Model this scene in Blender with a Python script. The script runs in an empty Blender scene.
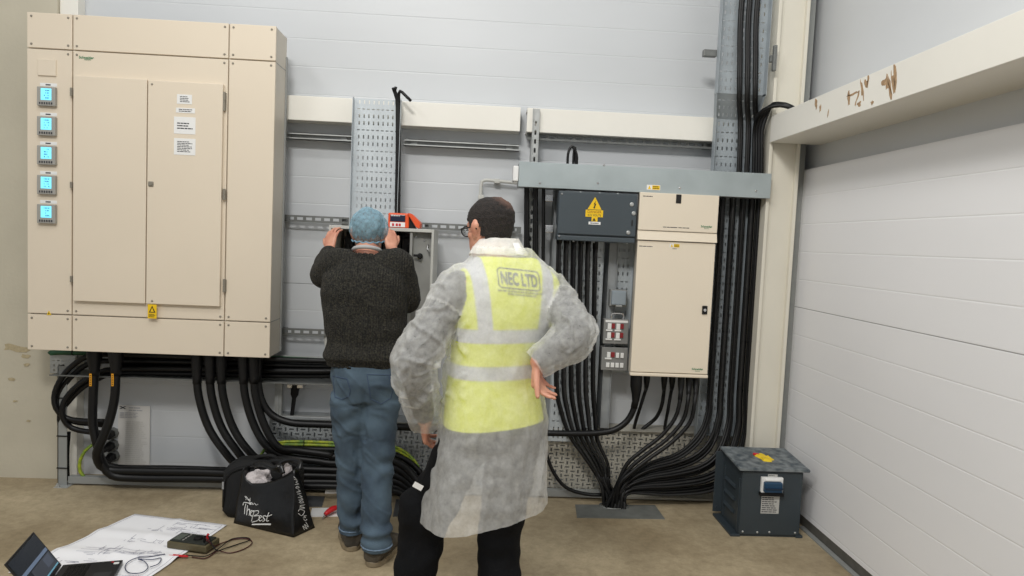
import bpy, bmesh, math, random
from mathutils import Vector, Matrix, noise
from mathutils.bvhtree import BVHTree
from math import sin, cos, pi, radians
random.seed(7)
S = bpy.context.scene
COL = S.collection

# ---------------------------------------------------------------- camera (1024 x 576 frame)
FPX, EYE = 700.0, 1.62
_Y = Vector((-31, -48, FPX)).normalized()
_X = Vector((1, 0.041, 0.045)); _X = (_X - _Y * _X.dot(_Y)).normalized()
_Z = _X.cross(_Y)
RM = Matrix((_X, _Y, _Z))                       # camera (right, down, forward) -> world
cd = bpy.data.cameras.new('camera')
cd.sensor_width = 36.0; cd.lens = FPX / 1024 * 36; cd.clip_start = 0.05
cam = bpy.data.objects.new('camera', cd); COL.objects.link(cam)
cm = Matrix((RM.col[0], -RM.col[1], -RM.col[2])).transposed().to_4x4()
cm.translation = (0, 0, EYE)
cam.matrix_world = cm
S.camera = cam

# ---------------------------------------------------------------- light and exposure
S.view_settings.view_transform = 'Standard'; S.view_settings.look = 'None'
S.view_settings.gamma = 1.0; S.view_settings.use_curve_mapping = False
S.view_settings.exposure = 0.0
wd = bpy.data.worlds.new('world'); S.world = wd; wd.use_nodes = True
wd.node_tree.nodes['Background'].inputs[0].default_value = (0.93, 0.97, 1.0, 1)
wd.node_tree.nodes['Background'].inputs[1].default_value = 0.40
def area(name, loc, target, sx, sy, power, col=(1, 0.98, 0.94)):
    l = bpy.data.lights.new(name, 'AREA'); l.shape = 'RECTANGLE'; l.size = sx; l.size_y = sy
    l.energy = power; l.color = col
    o = bpy.data.objects.new(name, l); COL.objects.link(o); o.location = loc
    o.rotation_euler = (Vector(target) - Vector(loc)).to_track_quat('-Z', 'Y').to_euler()
    return o

area('ceiling_lamp', (-0.9, 1.7, 5.6), (-0.9, 2.6, 0), 1.5, 0.5, 48)
area('ceiling_lamp', (-3.2, 0.2, 5.2), (0.4, 2.6, 0.6), 1.5, 0.5, 44)
area('ceiling_lamp', (-0.8, -0.6, 5.0), (1.9, 2.4, 1.4), 1.5, 0.5, 155)

# ---------------------------------------------------------------- pixel -> place helpers
def ray(px, py): return RM @ Vector((px - 512, py - 288, FPX))
def A(px, py, Y):
    r = ray(px, py); p = r * (Y / r.y); return Vector((p.x, p.y, p.z + EYE))
def AZ(px, py, Z=0.0):
    r = ray(px, py); p = r * ((Z - EYE) / r.z); return Vector((p.x, p.y, p.z + EYE))
def AX(px, py, X):
    r = ray(px, py); p = r * (X / r.x); return Vector((p.x, p.y, p.z + EYE))
def rect(x0, y0, x1, y1, Y):
    """x range and z range, on the plane at depth Y, of the box a pair of corners spans"""
    xm, ym = (x0 + x1) / 2, (y0 + y1) / 2
    return A(x0, ym, Y).x, A(x1, ym, Y).x, A(xm, y1, Y).z, A(xm, y0, Y).z

# ---------------------------------------------------------------- materials
def lin(c): return tuple(((v / 255) / 12.92 if v / 255 <= 0.04045 else ((v / 255 + 0.055) / 1.055) ** 2.4) for v in c)
MATS = {}
def mat(name, rgb, rough=0.5, metal=0.0, var=0.0, vs=6.0, bump=0.0, bs=60.0, rgb2=None, spec=0.5, emit=0.0, stretch=None, detail=4.0):
    if name in MATS: return MATS[name]
    m = bpy.data.materials.new(name); m.use_nodes = True; MATS[name] = m
    nt = m.node_tree; b = nt.nodes['Principled BSDF']; c = lin(rgb) + (1,)
    b.inputs['Base Color'].default_value = c
    b.inputs['Roughness'].default_value = rough; b.inputs['Metallic'].default_value = metal
    b.inputs['Specular IOR Level'].default_value = spec
    tc = nt.nodes.new('ShaderNodeTexCoord'); mp = nt.nodes.new('ShaderNodeMapping')
    nt.links.new(tc.outputs['Object'], mp.inputs[0])
    if stretch: mp.inputs['Scale'].default_value = stretch
    if var > 0 or rgb2:
        n = nt.nodes.new('ShaderNodeTexNoise'); n.inputs['Scale'].default_value = vs; n.inputs['Detail'].default_value = detail
        nt.links.new(mp.outputs[0], n.inputs['Vector'])
        r = nt.nodes.new('ShaderNodeValToRGB'); nt.links.new(n.outputs['Fac'], r.inputs[0])
        c2 = lin(rgb2) + (1,) if rgb2 else tuple(v * (1 - var) for v in c[:3]) + (1,)
        r.color_ramp.elements[0].position = 0.35; r.color_ramp.elements[0].color = c2
        r.color_ramp.elements[1].position = 0.65; r.color_ramp.elements[1].color = c
        nt.links.new(r.outputs[0], b.inputs['Base Color'])
    if bump > 0:
        n2 = nt.nodes.new('ShaderNodeTexNoise'); n2.inputs['Scale'].default_value = bs; n2.inputs['Detail'].default_value = 3
        nt.links.new(mp.outputs[0], n2.inputs['Vector'])
        bp = nt.nodes.new('ShaderNodeBump'); bp.inputs['Strength'].default_value = bump; bp.inputs['Distance'].default_value = 0.01
        nt.links.new(n2.outputs['Fac'], bp.inputs['Height']); nt.links.new(bp.outputs[0], b.inputs['Normal'])
    if emit > 0:
        b.inputs['Emission Color'].default_value = c; b.inputs['Emission Strength'].default_value = emit
    return m
def nodes(m): return m.node_tree.nodes, m.node_tree.links, m.node_tree.nodes['Principled BSDF']
def math_node(nt, op, a, b=None, clamp=False):
    n = nt.nodes.new('ShaderNodeMath'); n.operation = op; n.use_clamp = clamp
    for i, v in enumerate((a, b)):
        if v is None: continue
        if isinstance(v, (int, float)): n.inputs[i].default_value = v
        else: nt.links.new(v, n.inputs[i])
    return n.outputs[0]

def panel_mat(name, rgb, z0, pitch, var=0.06, micro=0.0):
    """insulated wall panels: horizontal joints as fine grooves, smooth coated steel between"""
    m = mat(name, rgb, 0.42, 0.0, var, 1.2, 0.0, 30, stretch=(0.5, 0.5, 1.5))
    nt = m.node_tree; b = nt.nodes['Principled BSDF']
    tc = nt.nodes.new('ShaderNodeTexCoord'); sx = nt.nodes.new('ShaderNodeSeparateXYZ'); nt.links.new(tc.outputs['Object'], sx.inputs[0])
    q = math_node(nt, 'DIVIDE', math_node(nt, 'SUBTRACT', sx.outputs['Z'], z0), pitch)
    d = math_node(nt, 'ABSOLUTE', math_node(nt, 'SUBTRACT', math_node(nt, 'FRACT', math_node(nt, 'ADD', q, 0.5)), 0.5))
    h = math_node(nt, 'DIVIDE', d, 0.03, True)
    q2 = math_node(nt, 'DIVIDE', math_node(nt, 'SUBTRACT', sx.outputs['Z'], z0), pitch * 60)
    d2 = math_node(nt, 'ABSOLUTE', math_node(nt, 'SUBTRACT', math_node(nt, 'FRACT', math_node(nt, 'ADD', q2, 0.5)), 0.5))
    h2 = math_node(nt, 'DIVIDE', d2, 0.0003, True)
    bp = nt.nodes.new('ShaderNodeBump'); bp.inputs['Strength'].default_value = 0.30; bp.inputs['Distance'].default_value = 0.004
    nt.links.new(h, bp.inputs['Height']); nt.links.new(bp.outputs[0], b.inputs['Normal'])
    src = b.inputs['Base Color'].links[0].from_socket
    mx = nt.nodes.new('ShaderNodeMix'); mx.data_type = 'RGBA'
    nt.links.new(h2, mx.inputs[0]); mx.inputs[6].default_value = lin([v * 0.45 for v in rgb]) + (1,); nt.links.new(src, mx.inputs[7])
    nt.links.new(mx.outputs[2], b.inputs['Base Color'])
    return m

M_wall = panel_mat('wall_panel_grey', (204, 207, 210), 1.29, 0.1715)
M_wallr = panel_mat('wall_panel_white', (238, 238, 240), 1.29, 0.1715, 0.03)
M_wallu = mat('wall_panel_upper', (212, 214, 216), 0.4, 0, 0.05, 2, stretch=(1, .5, 1))
M_plaster = mat('painted_blockwork', (198, 191, 172), 0.75, 0, 0.08, 3, 0.12, 40)
M_beam = mat('white_painted_steel', (236, 233, 224), 0.4, 0, 0.03, 3, 0.03, 30)
M_col = mat('cream_painted_steel', (222, 217, 203), 0.45, 0, 0.05, 3, 0.03, 30)
M_cream = mat('cream_powder_coat', (224, 211, 191), 0.42, 0, 0.02, 2, 0.04, 400)
M_creamb = mat('cream_board_coat', (232, 220, 200), 0.42, 0, 0.02, 2, 0.04, 400)
M_creamd = mat('cream_side_sheet', (208, 200, 186), 0.45, 0, 0.03, 2)
M_galv = mat('galvanised_steel', (196, 203, 207), 0.45, 0.2, 0.14, 9, 0.02, 60, detail=8)
M_trunk = mat('trunking_steel', (174, 184, 186), 0.42, 0.2, 0.14, 5, 0.02, 60, detail=8)
M_tallt = mat('tray_steel_dull', (164, 172, 177), 0.45, 0.2, 0.16, 9, 0.02, 60, detail=8)
M_rail = mat('slotted_rail_steel', (122, 124, 122), 0.45, 0.3, 0.2, 20)
M_galvd = mat('dull_galvanised_steel', (160, 164, 166), 0.5, 0.2, 0.22, 12, 0.03, 60, detail=8)
M_strut = mat('strut_steel', (186, 188, 186), 0.42, 0.35, 0.18, 20)
M_greyp = mat('grey_paint', (150, 152, 150), 0.5, 0.1, 0.08, 8)
M_encl = mat('enclosure_light_grey', (190, 190, 184), 0.45, 0.1, 0.04, 8)
M_enci = mat('enclosure_inside_grey', (150, 150, 146), 0.5, 0.15, 0.12, 8)
M_black = mat('black_cable_sheath', (14, 14, 15), 0.45, 0, 0.25, 14, 0.05, 80, spec=.35)
M_blackd = mat('black_rubber', (10, 10, 11), 0.5, spec=.35)
M_dust = mat('dusty_black_cable', (36, 36, 36), 0.5, 0, 0.4, 16, 0.05, 80, spec=.35)
M_iso = mat('dark_slate_enclosure', (66, 75, 81), 0.45, 0, 0.06, 4, 0.05, 300)
M_trf = mat('dark_blue_grey_paint', (54, 63, 69), 0.45, 0, 0.1, 7, 0.03, 100)
M_screw = mat('screw_head', (138, 132, 120), 0.5, 0.2)
M_chrome = mat('polished_steel', (205, 205, 205), 0.25, 0.9)
M_white = mat('white_label', (232, 232, 230), 0.5)
M_ink = mat('dark_ink', (50, 50, 58), 0.6)
M_green = mat('green_ink', (40, 120, 80), 0.6)
M_yellow = mat('warning_yellow', (238, 196, 20), 0.5)
M_inkb = mat('black_print', (22, 20, 18), 0.6)
M_gy = mat('earth_cable_yellow', (176, 184, 44), 0.45, 0, 0, rgb2=(96, 132, 52), vs=26)
M_gcab = mat('green_sheath', (40, 92, 58), 0.5, 0, 0.3, 20)
M_orange = mat('orange_plastic', (228, 88, 40), 0.4)
M_red = mat('red_plastic', (196, 30, 38), 0.4)
M_paper = mat('white_paper', (250, 250, 253), 0.7, 0, 0.03, 5)
M_tag = mat('orange_cable_tag', (230, 160, 30), 0.5)
M_bag = mat('black_shiny_bag', (13, 13, 14), 0.32, 0, 0, bump=0.35, bs=22)
M_bag2 = mat('black_nylon', (9, 9, 10), 0.8, 0, 0, bump=0.2, bs=200)

# ---------------------------------------------------------------- geometry helpers
def BM(): return bmesh.new()
def box(bm, x0, x1, y0, y1, z0, z1, bev=0.0, seg=2):
    if x1 < x0: x0, x1 = x1, x0
    if y1 < y0: y0, y1 = y1, y0
    if z1 < z0: z0, z1 = z1, z0
    v = [bm.verts.new(p) for p in ((x0, y0, z0), (x1, y0, z0), (x1, y1, z0), (x0, y1, z0), (x0, y0, z1), (x1, y0, z1), (x1, y1, z1), (x0, y1, z1))]
    f = [bm.faces.new([v[i] for i in q]) for q in ((0, 3, 2, 1), (4, 5, 6, 7), (0, 1, 5, 4), (1, 2, 6, 5), (2, 3, 7, 6), (3, 0, 4, 7))]
    if bev > 0:
        e = set(); [e.update(q.edges) for q in f]
        bmesh.ops.bevel(bm, geom=list(e), offset=bev, segments=seg, profile=0.6, affect='EDGES')
    return bm
def prism(bm, pts, off):
    """closed polygon of 3-D points swept by vector off"""
    off = Vector(off); a = [bm.verts.new(Vector(p)) for p in pts]; b = [bm.verts.new(Vector(p) + off) for p in pts]
    n = len(a); bm.faces.new(a); bm.faces.new(list(reversed(b)))
    for i in range(n): bm.faces.new((a[i], b[i], b[(i + 1) % n], a[(i + 1) % n]))
    return bm
def spline(pts, step=0.03):
    P = [Vector(p) for p in pts]
    if len(P) < 3: return P
    Q = [P[0] * 2 - P[1]] + P + [P[-1] * 2 - P[-2]]; out = []
    for i in range(1, len(Q) - 2):
        p0, p1, p2, p3 = Q[i - 1:i + 3]; L = (p2 - p1).length; n = max(2, min(24, int(L / step)))
        for k in range(n):
            t = k / n
            out.append(0.5 * ((2 * p1) + (p2 - p0) * t + (2 * p0 - 5 * p1 + 4 * p2 - p3) * t * t + (3 * p1 - p0 - 3 * p2 + p3) * t ** 3))
    out.append(P[-1]); return out
def frames(pts):
    T = []
    for i in range(len(pts)):
        a = pts[max(0, i - 1)]; b = pts[min(len(pts) - 1, i + 1)]; t = (b - a); T.append(t.normalized() if t.length > 1e-9 else Vector((0, 0, 1)))
    u = T[0].orthogonal().normalized(); U = []
    for t in T:
        u = (u - t * u.dot(t)); u = u.normalized() if u.length > 1e-6 else t.orthogonal().normalized(); U.append(u)
    return T, U
def tube(bm, pts, r, n=8, rr=None, cap=True):
    pts = [Vector(p) for p in pts]; T, U = frames(pts); R = []
    for i, (p, t, u) in enumerate(zip(pts, T, U)):
        w = t.cross(u); q = rr[i] if rr else r
        R.append([bm.verts.new(p + (u * cos(2 * pi * k / n) + w * sin(2 * pi * k / n)) * q) for k in range(n)])
    for a, b in zip(R, R[1:]):
        for k in range(n): bm.faces.new((a[k], a[(k + 1) % n], b[(k + 1) % n], b[k]))
    if cap: bm.faces.new(list(reversed(R[0]))); bm.faces.new(R[-1])
    return bm
def limb(bm, spec, n=16, flat=None):
    """rounded tapering tube: spec = [(point, radius)], flat = (axis, factor) squashes it along an axis"""
    P = [Vector(p) for p, _ in spec]; r = [q for _, q in spec]
    d0 = (P[0] - P[1]).normalized(); d1 = (P[-1] - P[-2]).normalized()
    pts, rr = [], []
    for a in (80, 55, 25): pts.append(P[0] + d0 * r[0] * sin(radians(a))); rr.append(max(r[0] * cos(radians(a)), 1e-4))
    # smooth interpolation between the joints
    if len(P) > 2:
        Q = [P[0] * 2 - P[1]] + P + [P[-1] * 2 - P[-2]]; q = [r[0]] + r + [r[-1]]
        for i in range(1, len(Q) - 2):
            for k in range(4):
                t = k / 4; p0, p1, p2, p3 = Q[i - 1:i + 3]
                lin_ = p1.lerp(p2, t); cr = 0.5 * ((2 * p1) + (p2 - p0) * t + (2 * p0 - 5 * p1 + 4 * p2 - p3) * t * t + (3 * p1 - p0 - 3 * p2 + p3) * t ** 3)
                pts.append(lin_.lerp(cr, 0.6)); rr.append(q[i] + (q[i + 1] - q[i]) * t)
        pts.append(P[-1]); rr.append(r[-1])
    else:
        for k in range(5): pts.append(P[0].lerp(P[1], k / 4)); rr.append(r[0] + (r[1] - r[0]) * k / 4)
    for a in (25, 55, 80): pts.append(P[-1] + d1 * r[-1] * sin(radians(a))); rr.append(max(r[-1] * cos(radians(a)), 1e-4))
    T, U = frames(pts); R = []
    for p, t, u, q in zip(pts, T, U, rr):
        w = t.cross(u); ring = []
        for k in range(n):
            o = (u * cos(2 * pi * k / n) + w * sin(2 * pi * k / n)) * q
            if flat: o = o - flat[0] * (o.dot(flat[0]) * (1 - flat[1]))
            ring.append(bm.verts.new(p + o))
        R.append(ring)
    for a, b in zip(R, R[1:]):
        for k in range(n): bm.faces.new((a[k], a[(k + 1) % n], b[(k + 1) % n], b[k]))
    bm.faces.new(list(reversed(R[0]))); bm.faces.new(R[-1])
    return bm
def loft(bm, rings, n=32, cap=True, p=2.3):
    """rings = [(centre, rx, ry)] of upright super-ellipses"""
    R = []
    for c, rx, ry in rings:
        c = Vector(c); ring = []
        for k in range(n):
            a = 2 * pi * k / n; ca, sa = cos(a), sin(a)
            ring.append(bm.verts.new(c + Vector((rx * math.copysign(abs(ca) ** (2 / p), ca), ry * math.copysign(abs(sa) ** (2 / p), sa), 0))))
        R.append(ring)
    for a, b in zip(R, R[1:]):
        for k in range(n): bm.faces.new((a[k], a[(k + 1) % n], b[(k + 1) % n], b[k]))
    if cap: bm.faces.new(list(reversed(R[0]))); bm.faces.new(R[-1])
    return bm
def lathe(bm, o, axis, prof, n=16):
    """prof = [(distance along axis, radius)]"""
    o = Vector(o); ax = Vector(axis).normalized(); u = ax.orthogonal().normalized(); w = ax.cross(u); R = []
    for h, r in prof: R.append([bm.verts.new(o + ax * h + (u * cos(2 * pi * k / n) + w * sin(2 * pi * k / n)) * max(r, 1e-4)) for k in range(n)])
    for a, b in zip(R, R[1:]):
        for k in range(n): bm.faces.new((a[k], a[(k + 1) % n], b[(k + 1) % n], b[k]))
    bm.faces.new(list(reversed(R[0]))); bm.faces.new(R[-1])
    return bm
def perforated(bm, x0, x1, z0, z1, y, slots, t=0.002):
    """sheet in the x-z plane with real slots: slots = [(u0, u1, v0, v1)] measured from x0, z0; t = sheet thickness"""
    us = {0.0, x1 - x0}; vs = {0.0, z1 - z0}
    for a, b, c, d in slots: us |= {round(a, 5), round(b, 5)}; vs |= {round(c, 5), round(d, 5)}
    us, vs = sorted(us), sorted(vs); V = {}
    import bisect
    hole = set()
    for a, b, c, d in slots:
        for i in range(bisect.bisect_left(us, round(a, 5)), bisect.bisect_left(us, round(b, 5))):
            for j in range(bisect.bisect_left(vs, round(c, 5)), bisect.bisect_left(vs, round(d, 5))): hole.add((i, j))
    def vert(i, j, k):
        if (i, j, k) not in V: V[i, j, k] = bm.verts.new((x0 + us[i], y + k * t, z0 + vs[j]))
        return V[i, j, k]
    nu, nv = len(us) - 1, len(vs) - 1
    solid = lambda i, j: 0 <= i < nu and 0 <= j < nv and (i, j) not in hole
    for i in range(nu):
        for j in range(nv):
            if (i, j) in hole: continue
            bm.faces.new((vert(i, j, 0), vert(i + 1, j, 0), vert(i + 1, j + 1, 0), vert(i, j + 1, 0)))
            bm.faces.new((vert(i, j, 1), vert(i, j + 1, 1), vert(i + 1, j + 1, 1), vert(i + 1, j, 1)))
            for di, dj, p, q in ((-1, 0, (i, j), (i, j + 1)), (1, 0, (i + 1, j + 1), (i + 1, j)), (0, -1, (i + 1, j), (i, j)), (0, 1, (i, j + 1), (i + 1, j + 1))):
                if not solid(i + di, j + dj):
                    bm.faces.new((vert(*p, 0), vert(*p, 1), vert(*q, 1), vert(*q, 0)))
    return bm
def tray_slots(w, h, pu, rows, su=0.008, sv=0.022, m=0.02):
    """alternate rows of upright slots and dashes, as punched cable tray has"""
    out = []; v = m; k = 0
    while v + sv < h - 0.005:
        if k % 3 == 2:
            u = m
            while u + pu * 0.62 < w - m * 0.6: out.append((u, u + pu * 0.6, v + sv * 0.35, v + sv * 0.62)); u += pu
        else:
            u = m + pu * 0.3
            while u + su < w - m * 0.6: out.append((u, u + su, v, v + sv)); u += pu
        v += rows; k += 1
    return out
def weave_slots(w, h, pu, pv, m=0.012):
    """basket pattern of horizontal dashes and upright slots"""
    out = []; j = 0; v = m
    while v + pv < h:
        u = m; i = 0
        while u + pu < w:
            if (i + j) % 2 == 0: out.append((u + pu * .1, u + pu * .9, v + pv * .38, v + pv * .66))
            else: out.append((u + pu * .38, u + pu * .62, v + pv * .08, v + pv * .92))
            u += pu; i += 1
        v += pv; j += 1
    return out

def mesh_of(name, bm, m, smooth=False):
    bmesh.ops.recalc_face_normals(bm, faces=bm.faces)
    me = bpy.data.meshes.new(name); bm.to_mesh(me); bm.free()
    for q in (m if isinstance(m, (list, tuple)) else [m]): me.materials.append(q)
    if smooth:
        me.polygons.foreach_set('use_smooth', [True] * len(me.polygons))
        if smooth == 'auto':
            me.set_sharp_from_angle(angle=radians(38))
    return me
def obj(name, bm, m=None, parent=None, smooth=False, local=False, label=None):
    me = bm if isinstance(bm, bpy.types.Mesh) else mesh_of(name, bm, m, smooth)
    o = bpy.data.objects.new(name, me); COL.objects.link(o)
    if parent is not None:
        o.parent = parent
        if not local and parent.type == 'EMPTY': o.matrix_parent_inverse = parent.matrix_basis.inverted()
    if label: o['label'] = label
    return o
def tag(o, label, cat, group=None):
    o['label'] = label; o['category'] = cat
    if group: o['group'] = group
    return o
def struct(o): o['kind'] = 'structure'; return o
def thing(name, label, cat, loc=(0, 0, 0), rotz=0.0, group=None):
    o = bpy.data.objects.new(name, None); COL.objects.link(o); o.empty_display_size = 0.05
    o.location = loc; o.rotation_euler = (0, 0, rotz)
    o.matrix_basis = Matrix.Translation(Vector(loc)) @ Matrix.Rotation(rotz, 4, 'Z')
    return tag(o, label, cat, group)
def copy_tree(o, parent=None):
    c = o.copy(); COL.objects.link(c)
    if parent is not None:
        c.parent = parent; c.matrix_parent_inverse = o.matrix_parent_inverse.copy()
    for ch in list(o.children): copy_tree(ch, c)
    return c
ORD = ['first', 'second', 'third', 'fourth', 'fifth', 'sixth', 'seventh', 'eighth', 'ninth', 'tenth', 'eleventh', 'twelfth', 'thirteenth', 'fourteenth', 'fifteenth', 'sixteenth']

def text_bm(s, size, o, ux, uy, off=0.0, shear=0.0, align='LEFT', depth=0.0, bold=0.0):
    c = bpy.data.curves.new('lettering', 'FONT'); c.body = s; c.size = size; c.shear = shear; c.align_x = align; c.align_y = 'CENTER'; c.resolution_u = 3
    c.offset = bold
    t = bpy.data.objects.new('lettering', c); COL.objects.link(t)
    bpy.context.view_layer.update()
    me = bpy.data.meshes.new_from_object(t); bpy.data.objects.remove(t)
    bm = BM(); bm.from_mesh(me); bpy.data.meshes.remove(me)
    o, ux, uy = Vector(o), Vector(ux).normalized(), Vector(uy).normalized(); n = ux.cross(uy)
    for v in bm.verts: v.co = o + ux * v.co.x + uy * v.co.y + n * off
    return bm
def text(name, s, size, o, m, parent, ux=(1, 0, 0), uy=(0, 0, 1), off=0.0012, **k):
    return obj(name, text_bm(s, size, o, ux, uy, off, **k), m, parent)
def join(bm, other):
    me = bpy.data.meshes.new('tmp'); other.to_mesh(me); other.free(); bm.from_mesh(me); bpy.data.meshes.remove(me); return bm
def lines_bm(bm, x0, x1, y, z0, z1, rows, dash=None, seed=1):
    """rows of small print as short raised strokes on a label facing -y"""
    R = random.Random(seed); h = (z1 - z0) / rows
    for i in range(rows):
        z = z1 - (i + .5) * h; x = x0; e = x0 + (x1 - x0) * R.uniform(.7, 1)
        while x < e:
            w = R.uniform(.12, .3) * (x1 - x0); w = min(w, e - x); box(bm, x, x + w * .86, y - .0006, y, z - h * .22, z + h * .22); x += w
    return bm
def screws(pts, y, r, m, parent, name='screw', label=None):
    for x, z in pts: obj(name, lathe(BM(), (x, y, z), (0, -1, 0), [(-0.004, r), (0.002, r), (0.004, r * .6)], 8), m, parent, label=label)
# ================================================================ THE SETTING
YW = 4.55
o = struct(obj('floor', box(BM(), -6, 2.3, -4, 4.7, -0.12, 0), mat('concrete_floor', (194, 178, 148), 0.55, 0, 0, 1.6, 0.15, 26, rgb2=(154, 138, 110), detail=9)))
m = MATS['concrete_floor']; nt = m.node_tree; b = nt.nodes['Principled BSDF']
n3 = nt.nodes.new('ShaderNodeTexNoise'); n3.inputs['Scale'].default_value = 16; n3.inputs['Detail'].default_value = 12; n3.inputs['Roughness'].default_value = .8
tc = nt.nodes.new('ShaderNodeTexCoord'); nt.links.new(tc.outputs['Object'], n3.inputs['Vector'])
r3 = nt.nodes.new('ShaderNodeValToRGB'); nt.links.new(n3.outputs['Fac'], r3.inputs[0])
r3.color_ramp.elements[0].position = .3; r3.color_ramp.elements[0].color = (.60, .585, .555, 1); r3.color_ramp.elements[1].position = .62; r3.color_ramp.elements[1].color = (1, 1, 1, 1)
mx = nt.nodes.new('ShaderNodeMix'); mx.data_type = 'RGBA'; mx.blend_type = 'MULTIPLY'; mx.inputs[0].default_value = 1
nt.links.new(b.inputs['Base Color'].links[0].from_socket, mx.inputs[6]); nt.links.new(r3.outputs[0], mx.inputs[7]); nt.links.new(mx.outputs[2], b.inputs['Base Color'])

struct(obj('wall_back', box(BM(), -6, 2.3, YW, YW + .12, 0, 6), M_wall))
struct(obj('wall_left', box(BM(), -6, A(57.5, 5, 4.45).x, 4.45, YW, 0, 6), M_plaster))
# flaked paint on the plastered pier
bm = BM(); R = random.Random(3)
for px, py, s in ((10, 347, 7), (18, 349, 6), (26, 356, 4), (24, 350, 5), (12, 379, 3), (27, 365, 3), (15, 401, 2), (29, 421, 2)):
    c = A(px, py, 4.449); k = 11; pts = []
    for i in range(k):
        a = 2 * pi * i / k; q = s * .0062 * R.uniform(.5, 1.1); pts.append((c.x + cos(a) * q * 1.3, 4.4485, c.z + sin(a) * q * .6))
    prism(bm, [(x_, y_ - .0004 * len(bm.verts) / 22, z_) for x_, y_, z_ in pts], (0, .002, 0))
struct(obj('wall_paint_chips', bm, mat('bare_plaster', (186, 172, 140), .9, 0, .2, 60), None))
struct(obj('trim_1', box(BM(), A(57.5, 5, 4.45).x + .002, A(78, 5, 4.47).x, 4.47, YW, 0.0, 6, .004), M_beam))
# right wall: upper cladding, white panels below, dark kerb at the floor
struct(obj('wall_right', box(BM(), 2.03, 2.15, -4, YW, 0, 6), M_wallu))
struct(obj('wall_right_panels', box(BM(), 1.985, 2.03, -4, YW, 0.062, 2.14), M_wallr))
struct(obj('baseboard_right', box(BM(), 1.99, 2.03, -4, YW, 0, 0.06), mat('dark_kerb', (96, 94, 88), .7, 0, .2, 20)))
bm = BM(); box(bm, 1.955, 1.985, 0, 3.98, 0, .008); struct(obj('trim_2', bm, M_greyp))
# steel beams
def zof(z43, Y): return EYE + (z43 - EYE) * Y / 4.3
YB = 4.42
zb0, zb1 = zof(2.288, YB), zof(2.432, YB)
xs = A(521, 120, YB).x
def cbeam(x0, x1):
    bm = BM(); box(bm, x0, x1, YB, YB + .012, zb0, zb1, .003); box(bm, x0, x1, YB + .012, YW, zb1 - .012, zb1); box(bm, x0, x1, YB + .012, YW, zb0, zb0 + .012); return bm
struct(obj('steel_beam', cbeam(-2.44, xs - .004), M_beam))
struct(obj('steel_beam', cbeam(A(527, 120, YB).x, 1.72), M_beam))
M_rust = mat('rust_marked_paint', (236, 233, 224), 0.4, 0, 0.03, 3, 0.03, 30)
bm = BM(); box(bm, 1.72, 1.732, -4, 4.215, 2.285, 2.442, .002); box(bm, 1.732, 2.03, -4, 4.215, 2.285, 2.297); box(bm, 1.732, 2.03, -4, 4.215, 2.43, 2.442); box(bm, 1.732, 2.03, 4.203, 4.215, 2.297, 2.43)
rb = struct(obj('steel_beam', bm, M_beam))
# rust runs on the right beam: irregular flakes with shape of their own
bm = BM(); R = random.Random(11)
def flake(px, py, w, h, lean=0.0):
    c = AX(px, py, 1.7195); k = 12; pts = []
    for i in range(k):
        a = 2 * pi * i / k; q = R.uniform(.45, 1.1); pts.append((1.7193, c.y + cos(a) * 1.9 * w * q + sin(a) * 1.3 * h * lean, min(2.440, c.z + sin(a) * 1.3 * h * q)))
    prism(bm, pts, (.002, 0, 0))
for px, py, w, h, l in ((816, 104, .010, .026, .1), (820, 109, .006, .02, 0), (828, 113, .004, .02, -.1), (849, 98, .008, .032, .1), (853, 94, .03, .006, 0), (857, 99, .006, .03, -.4), (862, 88, .007, .05, .3), (866, 84, .012, .02, .2), (868, 79, .005, .03, 0), (859, 104, .01, .012, 0), (872, 103, .008, .01, 0), (884, 83, .014, .016, 0), (887, 84, .006, .035, .2), (890, 88, .006, .05, .3), (895, 74, .006, .055, .2), (893, 82, .007, .05, .3)):
    flake(px, py, w, h, l)
struct(obj('beam_rust_marks', bm, mat('rust_stain', (182, 150, 114), .8, 0, .35, 60)))
# corner column: an H section with flange tips
bm = BM(); box(bm, 1.725, 1.745, 4.222, YW, 0, 6, .003); box(bm, 1.745, 1.895, 4.245, 4.26, 0, 6); box(bm, 1.895, 1.915, 4.218, YW, 0, 6, .003)
struct(obj('steel_column', bm, M_col))
struct(obj('trim_3', box(BM(), 1.925, 1.985, 4.30, YW, 0, 6), M_greyp))

# ================================================================ RAILS, TRAYS AND TRUNKING
def strut_rail(x0, x1, z, Y, slots, label, h=0.041):
    bm = BM(); s = []
    if slots:
        u = .03
        while u + .04 < x1 - x0: s.append((u, u + .036, h * .30, h * .72)); u += .056
    perforated(bm, x0, x1, z - h / 2, z + h / 2, Y if slots else Y + .035, s, .0025)
    box(bm, x0, x1, Y + .0025, Y + .02, z + h / 2 - .003, z + h / 2); box(bm, x0, x1, Y + .0025, Y + .02, z - h / 2, z - h / 2 + .003)
    for x in (x0 + .04, x1 - .08): box(bm, x, x + .04, Y + .02, YW, z - h / 2 + .004, z + h / 2 - .004)
    if not slots: box(bm, x0, x1, Y - .004, Y, z - h / 2, z - h / 2 + .010); box(bm, x0, x1, Y - .004, Y, z + h / 2 - .010, z + h / 2); box(bm, x0, x1, Y - .004, Y + .04, z - h / 2, z - h / 2 + .003); box(bm, x0, x1, Y - .004, Y + .04, z + h / 2 - .003, z + h / 2)
    return tag(obj('strut_rail', bm, M_rail if slots else M_strut), label, 'rail', None)
YR = 4.47
def zr(px, py, Y=YR): return A(px, py, Y).z
strut_rail(-1.30, A(353, 140, YR).x, zr(320, 137), YR, False, 'plain steel strut rail under white beam, between cream switchboard and perforated tray')
strut_rail(A(404, 140, YR).x, A(519, 148, YR).x, zr(460, 145), YR, False, 'plain steel strut rail under white beam, right of the perforated tray')
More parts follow.
